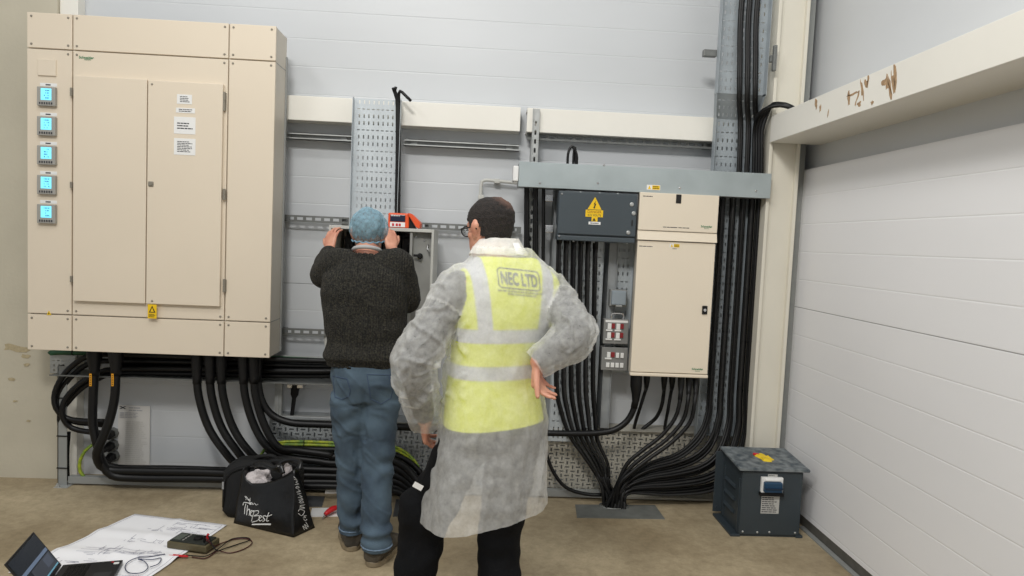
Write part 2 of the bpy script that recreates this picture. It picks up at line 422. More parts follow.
strut_rail(-1.30, A(352, 222, YR).x, zr(310, 219), YR, True, 'slotted steel strut rail left of open grey enclosure at head height')
strut_rail(A(418, 226, YR).x, A(521, 230, YR).x, zr(450, 227), YR, True, 'slotted steel strut rail behind head of man in vest')
strut_rail(-1.30, A(360, 334, YR).x, zr(303, 332), YR, True, 'slotted steel strut rail low on wall beside dark sweater')
strut_rail(A(527, 140, YR).x, A(718, 146, YR).x, zr(620, 141), YR, True, 'slotted steel strut rail just below right white beam')
def post(px, py0, py1, w, Y, label, m=M_galvd, slots=True):
    p0, p1 = A(px, py0, Y), A(px, py1, Y); bm = BM(); h = p0.z - p1.z; s = []
    if slots:
        v = .04
        while v + .05 < h: s.append((w * .36, w * .64, v, v + .028)); v += .055
    perforated(bm, p1.x - w / 2, p1.x + w / 2, p1.z, p0.z, Y, s, .0025)
    for sx in (-1, 1): box(bm, p1.x + sx * w / 2, p1.x + sx * (w / 2 - .004), Y - .012, YW, p1.z, p0.z)
    return tag(obj('strut_post', bm, m), label, 'post')
post(522, 108, 428, .042, 4.40, 'slotted upright strut at left end of grey trunking', M_strut)
o = post(548.5, 187, 428, .062, 4.405, 'wide grey upright strut left of dark slate box', slots=False)
for py in (198, 229):
    bm = BM(); p = A(549, py, 4.35); box(bm, p.x - .026, p.x + .026, 4.34, 4.4045, p.z - .022, p.z + .022, .003)
    lathe(bm, (p.x - .002, 4.34, p.z), (0, -1, 0), [(0, .017), (.006, .017), (.006, .009), (.014, .009)], 12)
    obj('clamp_plate', bm, M_chrome, o, label='clamp plate with round washer')
post(604, 243, 428, .055, 4.37, 'grey upright strut between black cables and socket boxes', slots=False)

# centre perforated tray
def tray(x0, x1, z0, z1, Y, flange, label, pu=.03, rows=.05, m=M_galv, slots=None):
    bm = BM(); perforated(bm, x0, x1, z0, z1, Y, slots or tray_slots(x1 - x0, z1 - z0, pu, rows), .002)
    n = int((z1 - z0) / .09)
    for x, s in ((x0, -1), (x1, 1)): box(bm, x, x + s * .002, Y - flange, Y + .002, z0, z1)
    return tag(obj('cable_tray', bm, m), label, 'cable tray')
YT = 4.37
ct = tray(A(353, 150, YT).x, A(400, 150, YT).x, A(375, 232, YT).z, A(375, 99, YT).z, YT, .05, 'upright perforated tray running down to open grey enclosure', pu=.029, rows=.042)
# perforated trays on the right hand wall
tray(A(553, 320, 4.41).x, A(599, 320, 4.41).x, A(575, 440, 4.41).z, A(575, 236, 4.41).z, 4.37, .01, 'perforated backing tray behind cables below dark slate box', rows=.05)
tray(A(608, 280, 4.41).x, A(632, 280, 4.41).x, A(618, 372, 4.41).z, A(618, 240, 4.41).z, 4.41, .02, 'narrow perforated tray behind red switch boxes', m=M_galv, rows=.05)
# tall tray on the right: upper run stands off the wall, cranks back over the beam
YU, YL = 4.26, 4.375
x0, x1 = A(717, 60, YU).x, A(765, 60, YU).x; xo = .042
zk1, zk0 = A(720, 93, YU).z, A(720, 119, YL).z; zbt = A(720, 436, YL).z
bm = BM(); perforated(bm, x0, x1, zk1, 3.6, YU, tray_slots(x1 - x0, 3.6 - zk1, .03, .05), .002)
perforated(bm, x0 + xo, x1, zbt, zk0, YL, tray_slots(x1 - x0 - xo, zk0 - zbt, .03, .05), .002)
L = math.hypot(YL - YU, zk1 - zk0); b2 = BM(); perforated(b2, x0, x1, 0, L, 0, tray_slots(x1 - x0, L, .03, .05), .002)
ang = math.atan2(YL - YU, zk1 - zk0)
for v in b2.verts: v.co = Vector((v.co.x + xo * (1 - v.co.z / L) * (x1 - v.co.x) / (x1 - x0), YL - v.co.z * sin(ang) + v.co.y * cos(ang), zk0 + v.co.z * cos(ang) + v.co.y * sin(ang)))
join(bm, b2)
for x, xl_ in ((x0, x0 + xo), (x1, x1)):
    s = -.003 if x == x0 else .003
    box(bm, x, x + s, YU - .05, YU, zk1 - .01, 3.6); box(bm, xl_, xl_ + s, YL - .05, YL, zbt, zk0 + .01)
    prism(bm, [(x, YU - .05, zk1), (x, YU, zk1), (xl_, YL, zk0), (xl_, YL - .05, zk0)], (s, 0, 0))
tag(obj('cable_tray', bm, M_tallt), 'tall perforated tray in right corner, cranked over the white beam', 'cable tray')
bm = BM(); p = A(709, 54, 4.30); box(bm, p.x - .04, x0 + .002, 4.27, 4.31, p.z - .02, p.z + .02, .003)
tag(obj('strut_bracket', bm, M_rail), 'short strut stub on left of tall corner tray', 'bracket')
bm = BM(); p = A(775, 58, 4.17); box(bm, x1 + .006, p.x + .005, 4.19, 4.215, p.z - .018, p.z + .022, .003); box(bm, p.x - .010, p.x + .010, 4.165, 4.19, p.z - .075, p.z + .075, .003)
tag(obj('strut_bracket', bm, M_rail), 'grey cross bracket between tall corner tray and column', 'bracket')

# grey trunking above the boxes
YK = 4.19
z0k, z1k = A(645, 192, YK).z, A(645, 168, YK).z
tx0, tx1 = A(519, 173, YK).x, A(771, 184, YK).x
tk = thing('trunking', 'long galvanised trunking box above dark slate box and cream board', 'trunking', ((tx0 + tx1) / 2, 4.25, z0k))
bm = BM(); box(bm, tx0, tx1, YK + .002, 4.38, z0k, z1k, .002); obj('body', bm, M_galvd, tk)
bm = BM(); box(bm, tx0 - .001, tx1 + .001, YK, YK + .012, z0k - .003, z1k + .003, .002); obj('lid', bm, M_trunk, tk)
screws([(A(px, py, YK).x, A(px, py, YK).z) for px, py in ((598, 183), (604, 165), (756, 191), (540, 183), (680, 188))], YK, .007, M_chrome, tk)
def small_warning(px, py, w, h, Y, parent, name='warning_label'):
    p = A(px, py, Y); bm = BM(); box(bm, p.x - w / 2, p.x + w / 2, Y - .0012, Y, p.z - h / 2, p.z + h / 2); wl = obj(name, bm, M_white if w > h * 2 else M_yellow, parent, label='white and yellow warning label')
    bm = BM(); box(bm, p.x - w * .1, p.x + w * .46, Y - .0018, Y, p.z - h * .42, p.z + h * .42); obj('yellow_panel', bm, M_yellow, wl)
    bm = BM(); prism(bm, [(p.x - w * .42, Y - .002, p.z - h * .36), (p.x - w * .18, Y - .002, p.z - h * .36), (p.x - w * .3, Y - .002, p.z + h * .36)], (0, .001, 0)); obj('warning_triangle', bm, M_yellow, wl)
    bm = BM(); lines_bm(bm, p.x - w * .05, p.x + w * .42, Y - .0018, p.z - h * .32, p.z + h * .32, 2, seed=5); obj('print', bm, M_inkb, wl)
small_warning(653.5, 187.5, .082, .03, YK, tk)
bm = BM(); p = A(516.5, 174, 4.22); box(bm, p.x - .022, tx0 - .003, 4.18, 4.30, p.z - .045, p.z + .045, .006)
tag(obj('end_cap', bm, M_white), 'small white end fitting at left end of trunking', 'fitting')
bm = BM(); p = A(572, 166, 4.30); q = A(572, 148, 4.30)
tube(bm, spline([(p.x - .03, 4.27, z1k - .02), (p.x - .031, 4.27, q.z - .04), (p.x - .012, 4.27, q.z + .005), (p.x + .012, 4.27, q.z - .02), (p.x + .024, 4.27, q.z - .06), (p.x + .024, 4.27, z1k - .02)], .01), .008)
tube(bm, spline([(p.x + .004, 4.28, z1k - .02), (p.x + .004, 4.28, q.z - .03), (p.x + .012, 4.28, q.z + .002), (p.x + .02, 4.28, z1k - .02)], .01), .007)
tag(obj('cable_loop', bm, M_black), 'small black cable loop rising from top of the trunking', 'cable')

# thin white conduit behind the head of the man in the vest
bm = BM(); Yc = 4.50
tube(bm, spline([A(480, 262, Yc), A(480.5, 215, Yc), A(481, 186, Yc), A(484, 180.5, Yc), A(492, 180.5, Yc), A(517, 183, Yc)], .02), .011, 10)
for p in (A(481, 197, Yc), A(497, 181, Yc)): box(bm, p.x - .018, p.x + .018, 4.49, YW, p.z - .014, p.z + .014, .004)
tag(obj('conduit', bm, mat('pale_conduit', (196, 196, 190), .5)), 'thin pale conduit bent across wall above man in vest', 'conduit')
bm = BM()
tube(bm, spline([A(329, 366, Yc), A(326, 340, Yc), A(326, 316, Yc), A(329, 311, Yc), A(340, 311, Yc)], .02), .011, 10)
tag(obj('conduit', bm, MATS['pale_conduit']), 'thin pale conduit rising on wall left of dark sweater', 'conduit')

# ---------------------------------------------------------------- perforated base plates and frame under everything
yb0 = 4.40
bx0, bx1 = A(546, 460, yb0).x, A(716, 460, yb0).x; bz0, bz1 = A(630, 494, yb0).z, A(630, 430.5, yb0).z
bm = BM(); perforated(bm, bx0, bx1, bz0, bz1, yb0, weave_slots(bx1 - bx0, bz1 - bz0, .036, .028), .002)
box(bm, bx0, bx1, yb0 - .025, YW - .002, bz1, bz1 + .004); box(bm, bx0, bx0 + .003, yb0 + .002, YW - .002, bz0, bz1); box(bm, bx1 - .003, bx1, yb0 + .002, YW - .002, bz0, bz1); box(bm, bx0, bx1 + .0, 4.345, yb0, bz0 - .012, bz0)  # top and side returns to the wall added to block light behind the slots
tag(obj('perforated_plate', bm, mat('plate_steel', (182, 178, 166), .5, .1, .12, 8)), 'woven pattern perforated plate low on wall above floor plate', 'cable tray')
bx2, bx3 = A(269, 440, yb0).x, bx0 - .005; bz2, bz3 = A(340, 486, yb0).z, A(340, 419.5, yb0).z
bm = BM(); perforated(bm, bx2, bx3, bz2, bz3, yb0, weave_slots(bx3 - bx2, bz3 - bz2, .036, .03), .002); box(bm, bx2, bx3, yb0 - .03, YW - .002, bz3, bz3 + .004); box(bm, bx2, bx2 + .003, yb0 + .002, YW - .002, bz2, bz3)  # top and left returns added too, shutting out light so these slots stay dark
tag(obj('perforated_plate', bm, M_galvd), 'perforated plate behind stacked black cables and blue jeans', 'cable tray')
# grey steel frame under the switchboard
fr = thing('support_frame', 'grey steel angle frame standing on floor beneath cream switchboard', 'frame', (-1.8, 4.35, 0))
bm = BM(); xl = A(57.5, 480, 4.33).x; box(bm, xl, xl + .006, 4.33, 4.39, 0.004, A(60, 366, 4.33).z, .001); box(bm, xl, xl + .055, 4.33, 4.336, 0.004, A(60, 366, 4.33).z, .001); obj('upright', bm, M_greyp, fr)
bm = BM(); box(bm, xl, xl + .08, 4.29, 4.40, 0, .004); lathe(bm, (xl + .018, 4.3, .004), (0, 0, 1), [(0, .012), (.012, .012), (.012, .006), (.022, .006)], 6); obj('foot_plate', bm, M_strut, fr)
bm = BM(); box(bm, xl + .056, A(600, 490, 4.35).x, 4.34, 4.38, .012, .055, .002); obj('bottom_rail', bm, M_greyp, fr)
bm = BM()
for py in (398, 436, 468): p = A(62, py, 4.33); obj('cable_tie', box(BM(), xl - .004, xl + .06, 4.325, 4.331, p.z - .003, p.z + .003), M_blackd, fr)
# black strip on the back of the frame
# tray the horizontal cables lie on
bm = BM(); ya, yc_ = 4.30, 4.47; zt = A(150, 377, 4.30).z
box(bm, A(50, 377, 4.30).x, A(375, 383, 4.30).x, 4.292, 4.296, zt - .012, zt - .004); box(bm, A(50, 377, 4.3).x, A(375, 380, 4.30).x, 4.296, 4.50, zt - .012, zt - .008)
tag(obj('cable_tray', bm, M_rail), 'shelf like tray under horizontal black cables below cream switchboard', 'cable tray')
xq0, xq1 = A(51, 365, 4.50).x, A(74, 365, 4.50).x; zq0, zq1 = A(62, 372, 4.47).z, A(62, 354, 4.47).z
bm = BM(); perforated(bm, A(50, 364, 4.43).x, A(75, 364, 4.43).x, zq0, zq1, 4.43, tray_slots(A(75, 364, 4.43).x - A(50, 364, 4.43).x, zq1 - zq0, .03, .03, .008, .014, .012), .002)
tag(obj('perforated_plate', bm, M_strut), 'small perforated end plate below left corner of switchboard', 'cable tray')
# little strut frame right of the drop cables
sf = thing('mounting_frame', 'small steel mounting frame on wall holding a clamped cable, beside blue jeans', 'frame', (-1.1, 4.45, A(300, 418, 4.42).z))
bm = BM(); q0, q1 = A(274.5, 400, 4.42), A(281.5, 400, 4.42); box(bm, q0.x, q1.x, 4.42, 4.46, A(278, 420, 4.42).z, A(278, 382, 4.42).z, .003); box(bm, (q0.x + q1.x) / 2 - .006, (q0.x + q1.x) / 2 + .006, 4.415, 4.42, A(278, 420, 4.42).z, A(278, 382, 4.42).z); obj('upright', bm, M_strut, sf)
for py, nm in ((381.5, 'top_rail'), (418, 'bottom_rail')):
    bm = BM(); z = A(310, py, 4.42).z; box(bm, q0.x, A(345, py, 4.42).x, 4.41, 4.45, z - .010, z + .010, .003); obj(nm, bm, M_strut, sf)
p = A(295.5, 386, 4.44); bm = BM(); box(bm, p.x - .05, p.x + .05, 4.42, YW, p.z - .012, p.z + .016, .004); lathe(bm, (p.x - .03, 4.42, p.z), (0, -1, 0), [(0, .009), (.008, .009)], 6); obj('clamp', bm, M_chrome, sf)
bm = BM(); q = A(292, 415, 4.44); tube(bm, [p + Vector((0, 0, .01)), p.lerp(q, .12), p.lerp(q, .3), p.lerp(q, .42), q], .01, 10, [.027, .027, .024, .013, .012])
tag(obj('cable', bm, M_blackd), 'short black cable with gland hanging in the small strut frame', 'cable')
# ================================================================ THE BIG CREAM SWITCHBOARD
YS = 4.13
def R4(x0, y0, x1, y1, Y=YS): return rect(x0, y0, x1, y1, Y)
SX0, SX1 = A(27.3, 180, YS).x, A(272.8, 190, YS).x
SZ0, SZ1 = A(150, 354.3, YS).z, A(150, 18.2, YS).z
sb = thing('switchboard', 'large cream switchboard cabinet with five lit meters on left wall', 'electrical cabinet', ((SX0 + SX1) / 2, 4.28, SZ0))
bm = BM(); box(bm, SX0 + .004, SX1 - .004, YS + .018, 4.37, SZ0 + .004, SZ1 - .004, .003)
obj('carcass', bm, M_creamd, sb)
bm = BM()
zsA, zsB = A(150, 54.5, YS).z, A(150, 318, YS).z
for z in (zsA, zsB): box(bm, SX1 - .0045, SX1 - .003, YS + .03, 4.36, z - .002, z + .002)
box(bm, SX1 - .006, SX1 + .004, 4.35, 4.372, SZ0 + .01, SZ1 - .12)
obj('side_seam', bm, M_greyp, sb)
sx1_, sx2_ = A(72.3, 180, YS).x, A(226.6, 190, YS).x
g = .0035
PAN = {}
for r, (za, zb) in enumerate(((zsA, SZ1), (zsB, zsA), (SZ0, zsB))):
    for c, (xa, xb) in enumerate(((SX0, sx1_), (sx1_, sx2_), (sx2_, SX1))):
        bm = BM(); box(bm, xa + (g if c else 0), xb - (g if c < 2 else 0), YS, YS + .02, za + g, zb - g, .003)
        pn = obj('front_panel', bm, M_cream, sb); PAN[r, c] = pn
        i = .024
        cs = [(xa + i, za + i), (xb - i, za + i), (xa + i, zb - i), (xb - i, zb - i)]
        if r == 1 and c == 0: cs = [cs[1], cs[3]]
        screws(cs, YS, .0065, M_screw, pn)
# doors
for k, (a, b_) in enumerate((((73.5, 78), (146.3, 302)), ((147.4, 81.5), (221.5, 306)))):
    zt = A(147, 79.5 + (.6 if k else 0), YS - .02).z; zb = A(147, 303.6, YS - .02).z
    xa, xb = A(a[0], 190, YS - .02).x, A(b_[0], 190, YS - .02).x
    bm = BM(); box(bm, xa, xb, YS - .024, YS - .001, zb, zt, .003); d = obj('door', bm, M_cream, sb)
    if k:
        p = A(151, 184, YS - .025); bm = BM(); box(bm, p.x - .014, p.x + .014, YS - .028, YS - .024, p.z - .014, p.z + .014, .004); lathe(bm, (p.x, YS - .028, p.z), (0, -1, 0), [(0, .009), (.004, .009)], 12); obj('lock', bm, M_screw, d, label='small square door lock')
        for py in (82, 303): p = A(152, py, YS - .025); screws([(p.x, p.z + (-.012 if py < 100 else .012))], YS - .024, .006, M_screw, d)
        for (x0, y0, x1, y1, rows, sd) in ((177, 94.5, 192, 104, 4, 1), (176, 108, 195, 113, 2, 2), (174, 117, 195.5, 134, 3, 3), (174, 138.5, 195.5, 155, 7, 4)):
            X0, X1, Z0, Z1 = R4(x0, y0, x1, y1, YS - .025); bm = BM(); box(bm, X0, X1, YS - .0256, YS - .024, Z0, Z1); lb = obj('label', bm, M_white, d, label='small printed white label')
            w, h = X1 - X0, Z1 - Z0; bm = BM(); lines_bm(bm, X0 + w * (.15 if sd != 1 else .2), X1 - w * .12, YS - .0256, Z0 + h * (.15 if sd != 3 else .25), Z1 - h * (.15 if sd != 3 else .3), rows, seed=sd); obj('print', bm, M_ink, lb)
    for (py0, py1) in (((92, 111), (189, 200), (279, 292)) if k else ((88, 96), (182, 188), (276, 282))):
        px = 224.3 if k else 72.0
        X0, X1, Z0, Z1 = R4(px - 1.6, py0, px + 1.6, py1, YS - .01)
        if not k: X1 -= .004
        bm = BM(); lathe(bm, ((X0 + X1) / 2, YS - .012, Z0), (0, 0, 1), [(0, .008), ((Z1 - Z0) * .45, .008), ((Z1 - Z0) * .45, .0065), ((Z1 - Z0) * .55, .0065), ((Z1 - Z0) * .55, .008), (Z1 - Z0, .008)], 10)
        if k: box(bm, X0, X1, YS - .006, YS, Z0 + .004, Z1 - .004)
        obj('hinge', bm, M_screw, sb, label='grey door hinge')
# maker's lettering, blank plate, meters, warnings
text('lettering', 'Schneider', .0205, A(79, 57.3, YS), M_green, sb, bold=.0005); text('lettering', 'Electric', .012, A(84.5, 59.5, YS), M_green, sb, bold=.0002)
X0, X1, Z0, Z1 = R4(38.4, 59.5, 56.5, 76); bm = BM(); box(bm, X0, X1, YS - .008, YS + .001, Z0, Z1, .003); box(bm, (X0 + X1) / 2 - .012, (X0 + X1) / 2 + .012, YS - .0085, YS - .006, Z1 - .008, Z1 - .003); obj('blanking_plate', bm, M_cream, sb)
M_mbez = mat('meter_bezel', (158, 156, 150), .45); M_scr = mat('lit_meter_screen', (120, 214, 238), .4, emit=.8); M_seg = mat('meter_digits', (60, 150, 190), .5)
for k, (y0, y1) in enumerate(((87.5, 106.5), (117, 136), (146, 165), (175.5, 194.5), (204.5, 223.5))):
    X0, X1, Z0, Z1 = R4(39.2, y0, 57.4, y1); w, h = X1 - X0, Z1 - Z0
    bm = BM(); box(bm, X0, X1, YS - .022, YS + .001, Z0, Z1, .004); mt = obj('meter', bm, M_mbez, sb, label='square panel meter with lit cyan screen')
    bm = BM(); box(bm, X0 + w * .22, X1 - w * .2, YS - .0235, YS - .02, Z0 + h * .3, Z1 - h * .09, .001); obj('screen', bm, M_scr, mt)
    bm = BM(); R = random.Random(k)
    for r in range(4):
        zz = Z1 - h * (.2 + .13 * r)
        for q in range(4):
            xx = X0 + w * (.4 + .08 * q)
            if R.random() < .8: box(bm, xx, xx + w * R.choice((.03, .055)), YS - .024, YS - .0232, zz - h * .035, zz + h * .035)
    obj('digits', bm, M_seg, mt)
    bm = BM()
    for q in range(6): box(bm, X0 + w * (.13 + .13 * q), X0 + w * (.2 + .13 * q), YS - .0245, YS - .021, Z0 + h * .08, Z0 + h * .19, .001)
    obj('button', bm, M_ink, mt)
    bm = BM(); box(bm, X0 + w * .06, X1 - w * .02, YS - .0015, YS, Z1 + .006, Z1 + .024); nl = obj('name_label', bm, M_white, sb)
    bm = BM(); box(bm, X0 + w * .36, X0 + w * .64, YS - .002, YS - .001, Z1 + .011, Z1 + .018); obj('print', bm, M_ink, nl)
def tri(bm, cx, z0, w, h, Y, t=.001): return prism(bm, [(cx - w / 2, Y, z0), (cx + w / 2, Y, z0), (cx, Y, z0 + h)], (0, t, 0))
X0, X1, Z0, Z1 = R4(147.7, 304.5, 156.6, 318.5, YS - .0265)
bm = BM(); box(bm, X0, X1, YS - .0268, YS - .0255, Z0, Z1); wl = obj('warning_label', bm, M_yellow, sb, label='yellow warning label')
cx = (X0 + X1) / 2; h = Z1 - Z0; bm = BM(); tri(bm, cx, Z0 + h * .42, (X1 - X0) * .75, h * .5, YS - .0274); obj('warning_triangle', bm, M_inkb, wl)
bm = BM(); tri(bm, cx, Z0 + h * .48, (X1 - X0) * .4, h * .3, YS - .028); obj('triangle_face', bm, M_yellow, wl)
bm = BM(); lines_bm(bm, X0 + .006, X1 - .006, YS - .027, Z0 + h * .08, Z0 + h * .34, 3, seed=9); obj('print', bm, M_inkb, wl)
p = A(49, 315, YS); bm = BM(); tri(bm, p.x, p.z, .026, .026, YS - .0012, .001); wl = obj('warning_triangle', bm, M_yellow, sb)
bm = BM(); tri(bm, p.x, p.z + .004, .008, .014, YS - .0018, .0008); obj('print', bm, M_inkb, wl)

# ================================================================ DARK SLATE BOX
YD = 4.17
X0, X1, Z0, Z1 = rect(557.5, 192, 637, 241, YD)
Z1 = min(Z1, z0k - .004)
db = thing('isolator_box', 'dark slate metal box with yellow danger sign under grey trunking', 'electrical cabinet', ((X0 + X1) / 2, 4.2, Z0))
bm = BM(); box(bm, X0 + .004, X1, YD + .02, 4.29, Z0, Z1, .004); box(bm, X0 + .06, X1 - .06, 4.29, 4.37, Z0 + .04, Z1 - .04); obj('body', bm, M_iso, db)
bm = BM(); box(bm, X0 + .006, X1 - .004, YD, YD + .02, Z0 + .035, Z1 - .006, .004); lid = obj('cover', bm, M_iso, db)
bm = BM(); box(bm, X0 + .004, X1 - .004, YD + .004, YD + .03, Z0 - .004, Z0 + .026, .006); obj('bottom_lip', bm, M_iso, db)
w, h = X1 - X0, Z1 - Z0
screws([(X0 + .02, Z1 - .02), (X0 + .016, Z0 + .02)], YD, .006, M_chrome, db)
for fx, fz in ((.925, .78), (.955, .60), (.90, .2)): obj('screw', lathe(BM(), (X0 + w * fx, YD, Z0 + h * fz), (0, -1, 0), [(0, .013), (.005, .012), (.008, .007)], 12), M_strut, db, label='bright round screw head')
bm = BM(); box(bm, X0 + w * .935, X0 + w * .95, YD - .003, YD, Z0 + h * .34, Z0 + h * .46); obj('slot', bm, M_inkb, db)
screws([(X0 + w * f, Z1 - .004) for f in (.28, .52, .75)] + [(X0 + w * f, Z0 - .006) for f in (.22, .48, .9)], YD + .02, .006, M_strut, db, 'fixing')
cx = A(594.5, 210, YD).x; zt = A(594.5, 197, YD).z; zb = A(594.5, 209.5, YD).z; tw = A(601.5, 209, YD).x - A(587.5, 209, YD).x
bm = BM(); tri(bm, cx, zb, tw, zt - zb, YD - .002, .002); ws = obj('danger_sign', bm, M_yellow, db, label='yellow danger sign with black lightning bolt')
bz, bh = zb, zt - zb
bolt = [(.12, .98), (-.16, .50), (.0, .52), (-.12, .16), (-.2, .2), (-.06, .0), (.1, .16), (.02, .16), (.18, .60), (.02, .58)]
bm = BM(); prism(bm, [(cx + u * tw * .55, YD - .003, bz + bh * (.06 + .68 * v)) for u, v in bolt], (0, .001, 0)); obj('lightning_bolt', bm, M_inkb, ws)
x0_, x1_, z0_, z1_ = rect(585.5, 210, 603, 217, YD); bm = BM(); box(bm, x0_, x1_, YD - .002, YD, z0_, z1_); obj('sign_plate', bm, M_yellow, ws)
zc = (z0_ + z1_) / 2
text('lettering', 'DANGER', .021, (cx, YD, zc + .009), mat('sign_print', (150, 84, 24), .6), ws, off=.003, align='CENTER'); text('lettering', '415 VOLTS', .017, (cx, YD, zc - .011), M_ink, ws, off=.003, align='CENTER')
x0_, x1_, z0_, z1_ = rect(591.5, 217, 597.5, 221.5, YD); bm = BM(); box(bm, x0_, x1_, YD - .002, YD, z0_, z1_); obj('sign_plate', bm, M_yellow, ws)
bm = BM(); tri(bm, cx, z0_ + .004, .02, .018, YD - .003); obj('warning_triangle', bm, M_inkb, ws)
x0_, x1_, z0_, z1_ = rect(588.5, 221.8, 600.5, 224.6, YD); bm = BM(); box(bm, x0_, x1_, YD - .002, YD, z0_, z1_); nl = obj('name_label', bm, M_white, ws)
bm = BM(); lines_bm(bm, x0_ + .01, x1_ - .01, YD - .002, z0_ + .003, z1_ - .003, 1, seed=2); obj('print', bm, M_ink, nl)

# ================================================================ CREAM DISTRIBUTION BOARD
YC = 4.17
X0, X1, Z0, Z1 = rect(633, 243, 711, 377, YC)
U0, U1, V0, V1 = rect(637.5, 193, 717.5, 232, YC); V1 = min(V1, z0k - .003)
X0 = A(634, 310, YC).x; X1 = A(711.5, 310, YC).x; U0, U1 = X0 - .003, X1 + .003
cb = thing('distribution_board', 'tall cream distribution board with single door right of dark slate box', 'electrical cabinet', ((X0 + X1) / 2, 4.2, Z0))
bm = BM(); box(bm, X0 + .012, X1 - .003, YC + .022, 4.29, Z0 + .004, V1 - .003, .004); box(bm, X0 + .08, X1 - .08, 4.29, 4.40, Z0 + .1, V1 - .1); obj('body', bm, M_creamd, cb)
dz1 = A(675, 242, YC).z; dz0 = A(669, 373, YC).z
bm = BM(); box(bm, X0, X1, YC, YC + .022, dz0, dz1, .004); dr = obj('door', bm, M_creamb, cb)
bm = BM(); box(bm, X0 - .003, X1 + .003, YC - .006, YC + .03, Z0, dz0 - .004, .006); obj('bottom_lip', bm, M_creamb, cb)
bm = BM(); box(bm, U0, U1, YC - .004, YC + .024, V0 + .003, V1, .004); up = obj('top_cover', bm, M_creamb, cb)
mz = (V0 + dz1) / 2
bm = BM(); prism(bm, [(U0 - .001, YC - .012, dz1 + .006), (U0 - .001, YC + .02, dz1 + .004), (U0 - .001, YC + .02, V0), (U0 - .001, YC + .004, V0)], (U1 - U0 + .002, 0, 0)); obj('cover_strip', bm, M_creamb, cb)
p = A(704.5, 310, YC); bm = BM(); box(bm, p.x - .016, p.x + .016, YC - .008, YC, p.z - .026, p.z + .026, .004); lk = obj('lock', bm, M_blackd, dr, label='black door lock'); bm = BM(); lathe(bm, (p.x, YC - .008, p.z), (0, -1, 0), [(0, .010), (.003, .009)], 12); obj('barrel', bm, M_chrome, lk)
p = A(678.5, 199, YC); bm = BM(); box(bm, p.x - .016, p.x + .016, YC - .0065, YC - .003, p.z - .027, p.z + .027, .002); obj('black_window', bm, M_inkb, up, label='small black window')
text('lettering', 'Schneider', .0175, A(700.8, 226.4, YC - .004), M_green, up, off=.001, bold=.0004); text('lettering', 'Electric', .0105, A(704, 228.4, YC - .004), M_green, up, off=.001)
text('lettering', 'Schneider', .0175, A(691.7, 369.0, YC), M_green, dr, off=.001, bold=.0004); text('lettering', 'Electric', .0105, A(695, 371.0, YC), M_green, dr, off=.001)
def strokes(px0, px1, py, h, Y, parent, seed):
    X0_, X1_ = A(px0, py, Y).x, A(px1, py, Y).x; z = A((px0 + px1) / 2, py, Y).z
    return obj('print', lines_bm(BM(), X0_, X1_, Y, z - h / 2, z + h / 2, 1, seed=seed), M_ink, parent)
strokes(643, 656, 196.3, .011, YC - .004, up, 21); strokes(663, 690, 227.6, .010, YC - .004, up, 22); strokes(639, 653, 246.3, .010, YC, dr, 23); strokes(672.5, 677, 248.8, .008, YC, dr, 24)
small_warning(674.8, 245.6, .062, .024, YC, dr)

# ================================================================ SWITCH BOXES
YX = 4.30
bm = BM(); X0, X1, Z0, Z1 = rect(610.5, 290, 627.5, 306.5, YX); so = thing('isolator_socket', 'small grey blank socket box above red switches', 'socket', ((X0 + X1) / 2, 4.36, Z0))
box(bm, X0, X1, YX + .01, 4.41, Z0, Z1, .006); obj('back_box', bm, M_greyp, so)
bm = BM(); box(bm, X0 + .005, X1 - .008, YX - .012, YX + .012, Z0 + .008, Z1 - .004, .01, 3); obj('cover', bm, mat('blue_grey_plastic', (140, 150, 158), .4), so)
bm = BM(); box(bm, (X0 + X1) / 2 - .02, (X0 + X1) / 2 + .02, YX - .016, YX, Z0 - .002, Z0 + .01, .003); obj('latch', bm, M_greyp, so)
M_bx = mat('switch_box_grey', (128, 128, 126), .45); M_rock = mat('red_rocker', (138, 36, 42), .35)
def switchbox(x0, y0, x1, y1, label, layout, hd):
    X0, X1, Z0, Z1 = rect(x0, y0, x1, y1, YX); t = thing('switch_box', label, 'switch', ((X0 + X1) / 2, 4.36, Z0)); w, h = X1 - X0, Z1 - Z0
    bm = BM(); box(bm, X0 + .006, X1 - .006, YX + .012, 4.41, Z0 + .006, Z1 - .006, .004); obj('back_box', bm, M_bx, t)
    bm = BM(); box(bm, X0, X1, YX, YX + .014, Z0, Z1, .004); fp = obj('front_plate', bm, M_bx, t)
    if hd:
        bm = BM(); box(bm, X0 + w * .06, X1 - w * .04, YX - .001, YX, Z1 - h * .14, Z1 - h * .05); obj('name_strip', bm, M_white, fp)
        bm = BM(); p = X0 + w * .55; tube(bm, spline([(p - .035, YX + .02, Z1), (p - .035, YX + .02, Z1 + .03), (p + .035, YX + .02, Z1 + .03), (p + .035, YX + .02, Z1)], .01), .006, 6); obj('bracket', bm, M_chrome, t)
    for (u, v, ww, hh, kind) in layout:
        bm = BM(); box(bm, X0 + w * u, X0 + w * (u + ww), YX - .008, YX + .001, Z0 + h * v, Z0 + h * (v + hh), .002)
        obj('rocker' if kind == 'r' else ('switch_label' if kind == 'l' else 'switch'), bm, M_rock if kind == 'r' else M_white, t)
    return t
lay = []
for u in (.15, .50):
    for v in (.22, .58): lay += [(u, v, .15, .24, 'w'), (u + .16, v + .04, .13, .2, 'r'), (u - .06, v - .07, .26, .06, 'l')]
switchbox(603.5, 319, 628.5, 344, 'upper grey switch box with four red rockers', lay, True)
